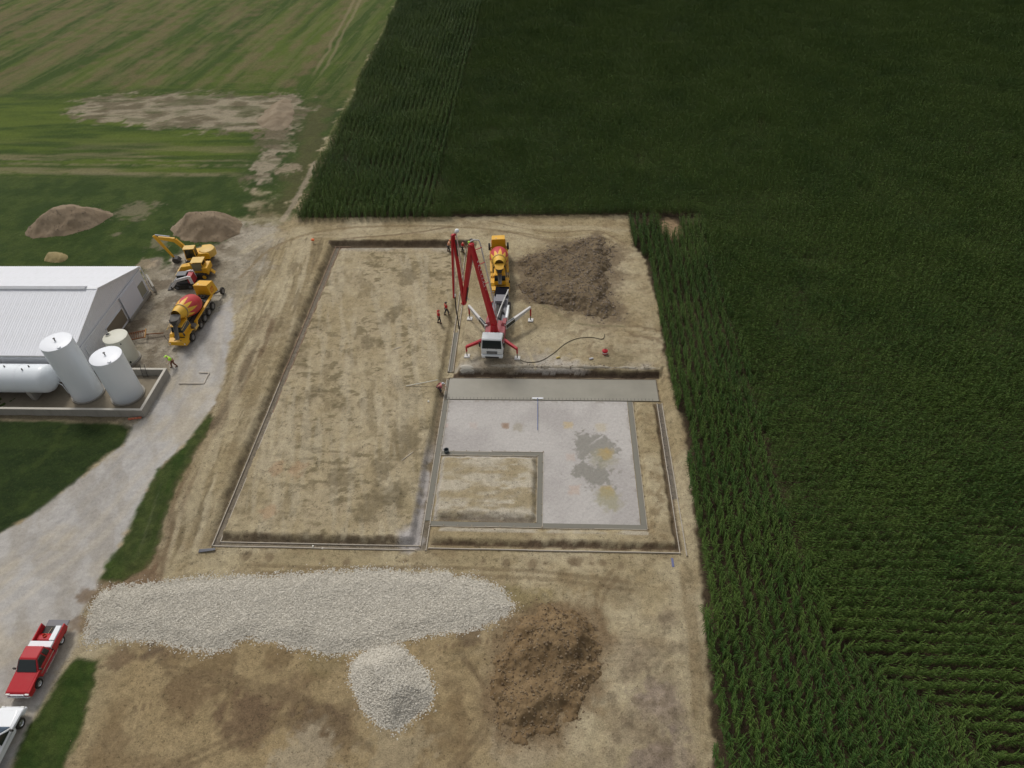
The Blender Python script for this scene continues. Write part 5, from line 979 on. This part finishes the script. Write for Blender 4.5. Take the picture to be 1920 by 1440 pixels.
# ---- cars
def car_wheels(e, w, ys, r, m=CHR):
    for y in ys:
        for s in (-1, 1): wheel(e, s*(w-.13), y, r, .25, s, steel=m)
pk = empty('pickup_truck', (-41.0, 23.0, -.25), math.radians(181), 'red extended cab pickup with white tool boxes in its open bed', 'pickup truck')
# y=+2.95 front, -2.95 rear
b = MB(); hw = .97
b.extr([(-2.9, .55), (-2.62, .42), (-2.3, .42), (-2.2, .75), (-1.95, .92), (-1.6, .92), (-1.35, .75), (-1.25, .42), (1.25, .42), (1.35, .75), (1.6, .92), (1.95, .92), (2.2, .75), (2.3, .45), (2.85, .48), (2.92, .85), (2.75, 1.02), (1.25, 1.15), (.9, 1.16), (-.72, 1.16), (-.72, .62), (-.74, .62)][:21]+[(-2.9, .62)], -hw, hw)
b.build('body', CRED, pk, bevel=.05)
MB().hexa([(-.90, 1.22, 1.10), (.90, 1.22, 1.10), (.82, 2.80, .95), (-.82, 2.80, .95)], [(-.86, 1.22, 1.18), (.86, 1.22, 1.18), (.76, 2.74, 1.03), (-.76, 2.74, 1.03)]).build('hood', CRED, pk, bevel=.05)
cab = MB().hexa([(-.93, -.72, 1.12), (.93, -.72, 1.12), (.90, 1.28, 1.12), (-.90, 1.28, 1.12)], [(-.74, -.62, 1.84), (.74, -.62, 1.84), (.70, .42, 1.86), (-.70, .42, 1.86)]).build('cab', CRED, pk, bevel=.07)
MB().hexa([(-.80, .98, 1.20), (.80, .98, 1.20), (.80, 1.24, 1.22), (-.80, 1.24, 1.22)], [(-.66, .46, 1.78), (.66, .46, 1.78), (.66, .53, 1.81), (-.66, .53, 1.81)]).build('windscreen', GLASS, cab)
for s in (-1, 1):
    for y0, y1, t0, t1 in ((-.02, .98, .02, .46), (-.55, -.12, -.5, -.12)):
        xa, xb = s*.915, s*.775; MB().hexa([(xa-.02, y0, 1.22), (xa+.02, y0, 1.22), (xa+.02, y1, 1.22), (xa-.02, y1, 1.22)], [(xb-.02, t0, 1.74), (xb+.02, t0, 1.74), (xb+.02, t1, 1.74), (xb-.02, t1, 1.74)]).build('side_window', GLASS, cab)
    MB().box(s*1.08-.1, s*1.08+.1, .95, 1.05, 1.2, 1.38).build('mirror', MACH, cab); MB().box(min(s*.6, s*.92), max(s*.6, s*.92), 2.80, 2.92, .78, .95).build('headlight', LAMP, pk, bevel=.02)
    MB().box(s*.97-.06, s*.97+.06, -2.88, -.78, .62, 1.20).build('bed_side', CRED, pk, bevel=.03); MB().box(s*1.0-.06, s*1.0+.06, -1.0, 1.0, .40, .46).build('running_board', CHR, pk)
    MB().box(s*.985-.01, s*.985+.01, -.9, 1.15, .78, .84).build('side_moulding', CHR, pk)
MB().box(-.86, .86, -2.88, -.78, .6, .68).build('bed_floor', MACH, pk); MB().box(-.9, .9, -3.45, -2.9, .60, .67).build('tailgate', mat('tailgate_inner', (.14, .14, .16), .5, dirt=.3), pk)
MB().hexa([(-.96, 2.70, .42), (.96, 2.70, .42), (.90, 2.98, .42), (-.90, 2.98, .42)], [(-.96, 2.70, .68), (.96, 2.70, .68), (.90, 3.02, .68), (-.90, 3.02, .68)]).build('front_bumper', CHR, pk, bevel=.05); MB().box(-.55, .55, 2.88, 2.95, .72, .94).build('grille', CHR, pk)
car_wheels(pk, .97, (1.78, -1.78), .38)
MB().beam((.2, -2.7, .72), (.35, -1.5, .75), .05, .05).build('shovel_handle', LUMBER, pk)
tb = MB().box(-.97, .97, -1.28, -.76, 1.0, 1.34).build('tool_box', CWHITE, None, bevel=.03); tb.location = (-41.0, 23.0, -.25); tb.rotation_euler = (0, 0, math.radians(181)); tag(tb, 'wide white tool box lying across the bed behind the red cab', 'tool box')
tb = MB().box(-.93, -.48, -2.62, -1.36, .95, 1.32).build('tool_box', CWHITE, None, bevel=.03); tb.location = (-41.0, 23.0, -.25); tb.rotation_euler = (0, 0, math.radians(181)); tag(tb, 'long white side tool box along the right wall of the red pickup bed', 'tool box')
for (x, y, nm, c, lab) in ((.35, -1.9, 'bucket', (.55, .10, .04), 'orange-red bucket standing in the pickup bed'), ):
    o = MB().lathe((0, 0, 0), (0, 0, 1), [(0, .13), (.32, .16), (.33, .14), (.05, .1)], 14, False).build(nm, mat('orange_red_plastic', c, .5), None, smooth=40); o.location = (-41-x, 23-y, .46); tag(o, lab, 'bucket')
o = MB().lathe((0, 0, 0), (0, 0, 1), [(0, .02), (.02, .17), (.3, .19), (.42, .12), (.46, .05)], 14).build('fuel_can', mat('can_red', (.45, .02, .03), .4), None, smooth=40); o.location = (-40.25, 25.62, .36); tag(o, 'round red can on the open tailgate corner of the pickup', 'fuel can')

wc = empty('white_car', (-40.75, 16.45, -.35), math.radians(1.5), 'white pickup truck cut off at the bottom left corner', 'pickup truck')
MB().extr([(-2.9, .5), (-2.3, .42), (-2.2, .8), (-1.4, .8), (-1.3, .42), (1.25, .42), (1.35, .75), (1.6, .92), (1.95, .92), (2.2, .75), (2.3, .45), (2.75, .48), (2.88, .8), (2.65, 1.02), (1.3, 1.16), (.9, 1.18), (-2.9, 1.18)], -.98, .98).build('body', CWHITE, wc, bevel=.17)
MB().hexa([(-.88, 1.2, 1.10), (.88, 1.2, 1.10), (.76, 2.62, .96), (-.76, 2.62, .96)], [(-.82, 1.2, 1.22), (.82, 1.2, 1.22), (.62, 2.48, 1.08), (-.62, 2.48, 1.08)]).build('hood', CWHITE, wc, bevel=.1)
cab = MB().hexa([(-.93, -1.2, 1.14), (.93, -1.2, 1.14), (.9, 1.25, 1.14), (-.9, 1.25, 1.14)], [(-.74, -1.0, 1.84), (.74, -1.0, 1.84), (.7, .45, 1.86), (-.7, .45, 1.86)]).build('cab', CWHITE, wc, bevel=.08)
MB().hexa([(-.8, .96, 1.22), (.8, .96, 1.22), (.8, 1.22, 1.24), (-.8, 1.22, 1.24)], [(-.66, .48, 1.78), (.66, .48, 1.78), (.66, .56, 1.81), (-.66, .56, 1.81)]).build('windscreen', mat('blue_glass', (.02, .05, .09), .08, spec=.6), cab)
for s in (-1, 1):
    MB().hexa([(s*.915-.02, -.1, 1.24), (s*.915+.02, -.1, 1.24), (s*.915+.02, .95, 1.24), (s*.915-.02, .95, 1.24)], [(s*.775-.02, -.05, 1.74), (s*.775+.02, -.05, 1.74), (s*.775+.02, .46, 1.74), (s*.775-.02, .46, 1.74)]).build('side_window', GLASS, cab)
    MB().box(s*1.1-.12, s*1.1+.12, .9, 1.0, 1.2, 1.42).build('mirror', MACH, cab); MB().box(min(s*.62, s*.88), max(s*.62, s*.88), 2.72, 2.84, .76, .95).build('headlight', LAMP, wc, bevel=.02)
MB().box(-.9, .9, 2.68, 2.93, .42, .68).build('front_bumper', CWHITE, wc, bevel=.06); car_wheels(wc, .99, (1.78, -1.8), .42)
# ------------------------------------------------------------------ people
SKIN = mat('skin', (.45, .26, .18), .6); JEANS = mat('dark_work_trousers', (.045, .045, .05), .85, dirt=.3, dcol=(.15, .13, .10)); BOOT = mat('boots', (.05, .035, .02), .8)
def skinned(name, pts, edges, rad, m, parent, sub=1):
    me = bpy.data.meshes.new(name); me.from_pydata([tuple(p) for p in pts], edges, []); o = bpy.data.objects.new(name, me); link(o); o.parent = parent; me.materials.append(m)
    md_ = o.modifiers.new('skin', 'SKIN'); lay = me.skin_vertices[0]
    for i, r_ in enumerate(rad): lay.data[i].radius = (r_, r_) if isinstance(r_, float) else r_
    lay.data[0].use_root = True; md_.use_smooth_shade = True; s_ = o.modifiers.new('subdivision', 'SUBSURF'); s_.levels = sub; s_.render_levels = sub; return o
def person(loc, rz, label, shirt, cap, pants=JEANS, bend=0.0, crouch=0.0, arms=((.28, .15, .95), (.28, .15, .95)), step=.12):
    """standing or bending figure, feet on the ground at loc, facing +Y; arms give hand positions (out, forward, up)"""
    e = empty('person', loc, rz, label, 'person')
    hz = .93*(1-crouch*.5); hip = Vector((0, -.12*bend-.1*crouch, hz)); a = bend; up = Vector((0, math.sin(a), math.cos(a)))
    chest = hip+up*.36; sh = hip+up*.50; neck = sh+up*.09; head = neck+(up*.5+Vector((0, .1, .5))).normalized()*.16
    P = [hip, chest, sh, neck, head, head+Vector((0, 0, .08))]; E_ = [(0, 1), (1, 2), (2, 3), (3, 4), (4, 5)]; R_ = [(.15, .11), (.17, .12), (.13, .09), .055, .095, .07]
    legs = []; 
    for s in (-1, 1):
        ft = Vector((s*.12, s*step, .06)); th = hip+Vector((s*.09, 0, -.06)); kn = (th+ft)/2+Vector((s*.03, .05+.32*crouch, .02)); an = ft+Vector((0, -.02, .06)); toe = ft+Vector((0, .15, -.01))
        n = len(P); P += [th, kn, an, toe]; E_ += [(0, n), (n, n+1), (n+1, n+2), (n+2, n+3)]; R_ += [.085, .06, .045, .035]; legs.append((th, kn, an, toe))
        so = sh+Vector((s*.19, 0, -.02)); o_, f_, u_ = arms[0 if s < 0 else 1]; hd = Vector((s*o_, f_, u_)); el = (so+hd)/2+Vector((s*.08, -.07, -.04)); pm = hd+(hd-el).normalized()*.06
        n = len(P); P += [so, el, hd, pm]; E_ += [(2, n), (n, n+1), (n+1, n+2), (n+2, n+3)]; R_ += [.06, .042, .03, (.04, .02)]; legs.append((so, el, hd))
        dr = (hd-el).normalized(); sd_ = Vector((1, 0, 0)); q = n+3
        for k, (ofs, ln) in enumerate(((-.03, .06), (-.01, .075), (.01, .07), (.03, .055))):
            m_ = len(P); P += [pm+sd_*ofs+dr*.04, pm+sd_*ofs*1.1+dr*(.04+ln)+Vector((0, .01, -.01))]; E_ += [(q, m_), (m_, m_+1)]; R_ += [.010, .008]
        m_ = len(P); P += [hd+dr*.03-sd_*s*.045, hd+dr*.07-sd_*s*.06]; E_ += [(n+2, m_), (m_, m_+1)]; R_ += [.012, .009]
    body = skinned('body', P, E_, R_, SKIN, e, 1)
    fwd = Vector((0, math.cos(.3), -.2)); MB().cyl(head+Vector((0, .09, .0)), head+Vector((0, .125, -.02)), .018, .01, 6).build('nose', SKIN, body)
    for s in (-1, 1): MB().ball(head+Vector((s*.035, .085, .025)), .013, 6, 4).build('eye', BLK, body); MB().ball(head+Vector((s*.098, 0, .0)), .025, 6, 4, (.4, 1, 1.2)).build('ear', SKIN, body)
    MB().box(head.x-.03, head.x+.03, head.y+.088, head.y+.098, head.z-.05, head.z-.04).build('mouth', mat('lips', (.3, .12, .1), .6), body)
    cl = [hip+up*.02, chest, sh]; ce_ = [(0, 1), (1, 2)]; cr = [(.20, .16), (.235, .18), (.18, .13)]
    for i in (1, 3):
        so, el, hd = legs[i]; n = len(cl); cl += [so, (so+el)/2+(el-so)*.2]; ce_ += [(2, n), (n, n+1)]; cr += [.095, .075]
    skinned('shirt', cl, ce_, cr, shirt, e, 1)
    pl_ = [hip]; pe = []; pr_ = [(.165, .13)]
    for i in (0, 2):
        th, kn, an, toe = legs[i]; n = len(pl_); pl_ += [th, kn, an+Vector((0, 0, .03))]; pe += [(0, n), (n, n+1), (n+1, n+2)]; pr_ += [.115, .09, .075]
        MB().hexa([(an.x-.05, an.y-.08, 0), (an.x+.05, an.y-.08, 0), (an.x+.05, an.y+.2, 0), (an.x-.05, an.y+.2, 0)], [(an.x-.045, an.y-.07, .14), (an.x+.045, an.y-.07, .14), (an.x+.04, an.y+.17, .07), (an.x-.04, an.y+.17, .07)]).build('boot', BOOT, e, bevel=.02)
    skinned('trousers', pl_, pe, pr_, pants, e, 1)
    b = MB(); b.ball(head+Vector((0, -.005, .045)), .13, 14, 8, (.95, 1.08, .85)); b.build('cap', cap, e, smooth=60); MB().hexa([head+Vector((-.08, .07, .05)), head+Vector((.08, .07, .05)), head+Vector((.06, .19, .035)), head+Vector((-.06, .19, .035))], [head+Vector((-.08, .07, .065)), head+Vector((.08, .07, .065)), head+Vector((.06, .19, .045)), head+Vector((-.06, .19, .045))]).build('cap_brim', cap, e)
    e.scale = (1.18, 1.18, 1.12)
    return e
RS = mat('red_work_shirt', (.50, .018, .02), .8, dirt=.2, dcol=(.3, .05, .04), dscale=5); HV = mat('lime_vest', (.42, .80, .04), .7); MAR = mat('maroon_check_shirt', (.40, .06, .08), .8, dirt=.7, dcol=(.5, .42, .42), dscale=9); ORG = mat('orange_cap', (.65, .22, .08), .6); DKC = mat('dark_cap', (.06, .04, .035), .7)
def gz(x, y): return float(height(np.array([x]), np.array([y]))[0])
def at_(px, py, h=0.0): x, y = G(px, py, h); return (x, y, gz(x, y))
person(at_(824, 605, -.4), math.radians(-70), 'worker in red shirt on the left of the two walking by the footing', RS, mat('red_cap', (.4, .03, .03), .6), arms=((.26, .2, .9), (.26, -.1, .9)))
person(at_(838, 590, -.4), math.radians(-60), 'worker in red shirt on the right of the two, nearer the end hose', RS, DKC, step=.2)
person(at_(825, 732, -.5), math.radians(-100), 'crouching worker in checked red shirt holding a long float pole', MAR, mat('grey_cap', (.5, .5, .52), .6), bend=.9, crouch=.45, arms=((.2, .55, .65), (.2, .6, .6)))
person(at_(327, 688), math.radians(130), 'worker in lime vest and brown trousers by the tank yard corner', HV, mat('lime_cap', (.5, .85, .1), .6), mat('rust_brown_trousers', (.16, .07, .04), .85), bend=.5, arms=((.3, .4, .85), (.3, .4, .8)), step=.22)
person(at_(881, 466), math.radians(100), 'worker in lime vest standing behind the red boom', HV, mat('lime_cap', (.5, .85, .1), .6), arms=((.25, .35, 1.0), (.25, .35, 1.0)))
person(at_(867, 465), math.radians(-90), 'worker in red shirt behind the boom beside the lime vest', RS, DKC, bend=.4, arms=((.2, .45, .7), (.2, .45, .7)))
person(at_(841, 464), math.radians(-80), 'worker in orange cap and shirt at the left tip of the boom', mat('peach_shirt', (.60, .28, .15), .8), ORG, bend=.5, arms=((.2, .4, .7), (.2, .4, .7)))

# ------------------------------------------------------------------ small things on the site
def place(o, loc, rz=0): o.location = loc; o.rotation_euler = (0, 0, rz); return o
a, c = G(762, 727, -.5), G(822, 722, -.5)
o = MB().cyl((a[0], a[1], gz(*a)+.06), (c[0], c[1], gz(*c)+.65), .045, n=8).build('float_pole', mat('aluminium_pole', (.62, .60, .52), .4, .3)); tag(o, 'long pale float pole reaching left from the crouching worker', 'pole')
fl_ = empty('bull_float', (-1.0, 54.62, FL+.03), 0, 'bull float with blue handle lying on the slab edge', 'bull float')
MB().box(-.62, .62, -.10, .10, 0, .04).build('float_blade', CHR, fl_); MB().cyl((0, 0, .08), (.05, -4.9, .10), .03, n=8).build('handle', mat('blue_handle', (.07, .12, .30), .4), fl_); MB().cyl((0, 0, .02), (0, -.12, .12), .05, n=8).build('bracket', MACH, fl_)
o = place(MB().hexa([(-.1, -.45, 0), (.1, -.45, 0), (.1, .45, 0), (-.1, .45, 0)], [(-.1, -.45, .05), (.1, -.45, .05), (.1, .45, .05), (-.1, .45, .05)]).build('blue_foam_strip', mat('slate_blue', (.12, .13, .24), .6)), (11.45, 34.0, gz(11.45, 34.0)+.02)); tag(o, 'slate blue strip lying beside the south east corner of the dig', 'foam strip')
o = place(MB().lathe((0, 0, 0), (0, 0, 1), [(0, .24), (.42, .28), (.42, .24), (.04, .2), (.04, .01)], 18, False).build('bucket', mat('dark_grey_bucket', (.06, .075, .08), .5), None, smooth=40), (-10.42, 46.6, FL-.04)); tag(o, 'dark grey bucket standing in the corner of the stone pad', 'bucket')
hp = [(970, 672), (985, 679), (1005, 679), (1022, 673), (1040, 661), (1058, 646), (1075, 637), (1092, 633), (1110, 633), (1128, 636), (1133, 632), (1133, 627)]
P = [(*G(x, y), gz(*G(x, y))+.05) for x, y in hp]; P = [tuple(p) for p in spline(P, 5)]
o = MB().tube(P, .038, 8).build('ground_hose', mat('olive_black_hose', (.085, .075, .048), .8), None, smooth=60); tag(o, 'dark hose snaking over the bare earth right of the pump truck', 'hose')
x, y = G(1134, 663); e = empty('fuel_can', (x, y, gz(x, y)), .5, 'red round can standing alone on the earth right of the hose', 'fuel can')
MB().lathe((0, 0, 0), (0, 0, 1), [(0, .28), (.1, .33), (.5, .33), (.62, .2), (.68, .08)], 16).build('can_body', MATS['can_red'], e, smooth=40); MB().tube([(-.15, 0, .6), (0, 0, .8), (.15, 0, .6)], .03, 6).build('handle', BLK, e); MB().lathe((0, 0, .0), (0, 0, 1), [(.2, .335), (.32, .335)], 16, False).build('label_band', WCAB, e)
for px_, py_, lab, c_ in ((1105, 674, 'small white can lying near the bank above the slab', (.55, .54, .56)), (1043, 672, 'small yellow can on the earth by the slab bank', (.55, .42, .12))):
    x, y = G(px_, py_); o = place(MB().lathe((0, 0, 0), (1, .3, 0), [(0, .10), (.4, .12), (.5, .05)], 12).build('can', mat(lab[:12], c_, .5), None, smooth=40), (x, y, gz(x, y)+.11)); tag(o, lab, 'can')
for px_, py_, lab, h_ in ((588, 456, 'orange marker stake left of the dig at its north west corner', .5), ):
    x, y = G(px_, py_); e = empty('marker_stake', (x, y, gz(x, y)), 0, lab, 'stake'); MB().box(-.025, .025, -.025, .025, 0, .7).build('stake', LUMBER, e); MB().box(-.2, .22, -.14, .16, .45, .72).build('orange_flag', mat('orange_flagging', (.75, .16, .05), .7), e, bevel=.05)
x, y = G(253, 785); e = empty('orange_tarp_scrap', (x, y, .02), .2, 'faded orange net scrap at the foot of the tank yard wall', 'net scrap'); r = random.Random(2)
for k in range(4): MB().hexa([(k*.35-.7, -.12, 0), (k*.35-.35, -.2, 0), (k*.35-.3, .15, 0), (k*.35-.7, .12, 0)], [(k*.35-.66, -.1, .1+.1*r.random()), (k*.35-.4, -.12, .16), (k*.35-.36, .1, .1), (k*.35-.66, .1, .14)]).build('fold', mat('faded_orange', (.50, .16, .09), .8), e, bevel=.03)
e = empty('lumber_outline', (-42.6, 55.75, .02), 0, 'three thin pale boards laid out on the gravel drive', 'board')
for a, c in (((0, 0), (3.0, 0)), ((3.0, .05), (2.95, 1.85)), ((2.9, 1.85), (1.7, 1.85))): MB().beam((*a, .05), (*c, .05), .11, .08).build('board', PALEWOOD, e)
e = empty('steel_scrap', (-31.9, 34.05, gz(-31.9, 34.05)+.03), 0, 'dark steel bars at the south west corner of the forms', 'steel bars')
for k in range(3): MB().beam((-.3, k*.1-.1, .05+k*.02), (1.15, .18+k*.06, .05), .12, .06).build('bar', mat('blue_black_steel', (.05, .055, .075), .5), e)
# rusty harrow by the building
hr = empty('rusty_harrow', (-51.2, 63.7, .05), math.radians(20), 'rusty farm harrow with curved tines in front of the building', 'harrow'); RUST = mat('rust', (.20, .085, .035), .85, dirt=.6, dcol=(.08, .035, .02), dscale=4); RUSTY = mat('rusty_yellow', (.40, .22, .07), .8, dirt=.6, dcol=(.2, .09, .04))
for y in (-.7, .7): MB().beam((-1.2, y, .5), (1.2, y, .5), .1, .12).build('frame_bar', RUST, hr)
for x in (-1.25, 1.25): MB().beam((x, -.9, .55), (x, .9, .55), .12, .14).build('end_bar', RUSTY, hr)
for k in range(9): x = -1.05+k*.26; MB().tube([(x, -.75, .5), (x+.05, -.4, .72), (x+.05, .3, .78), (x, .75, .5), (x-.05, .85, .1)], .035, 6).build('tine', RUST, hr)
MB().beam((1.2, 0, .4), (3.3, -.3, .25), .1, .1).build('drawbar', RUST, hr)
for px_, py_, dx, dy, lab in ((765, 860, .5, .6, 'thin pale stick lying in the left cell by the middle wall'), (745, 655, .5, .3, 'short pale stick in the middle of the left cell')):
    x, y = G(px_, py_, -.5); o = MB().beam((x-dx, y-dy, gz(x-dx, y-dy)+.05), (x+dx, y+dy, gz(x+dx, y+dy)+.05), .05, .04).build('stick', PALEWOOD); tag(o, lab, 'stick')
for px_, py_, lab in ((804, 757, 'lone white rock near the right side of the left cell'), (586, 1022, 'left white rock in the south form of the left cell'), (604, 1026, 'right white rock in the south form of the left cell')):
    x, y = G(px_, py_, -.6); o = place(bpy.data.objects.new('rock', rock(px_)), (x, y, gz(x, y)+.06)); link(o); o.scale = (.13, .13, .12); o.data.materials.append(mat('white_rock', (.65, .62, .55), .8)); tag(o, lab, 'rock')
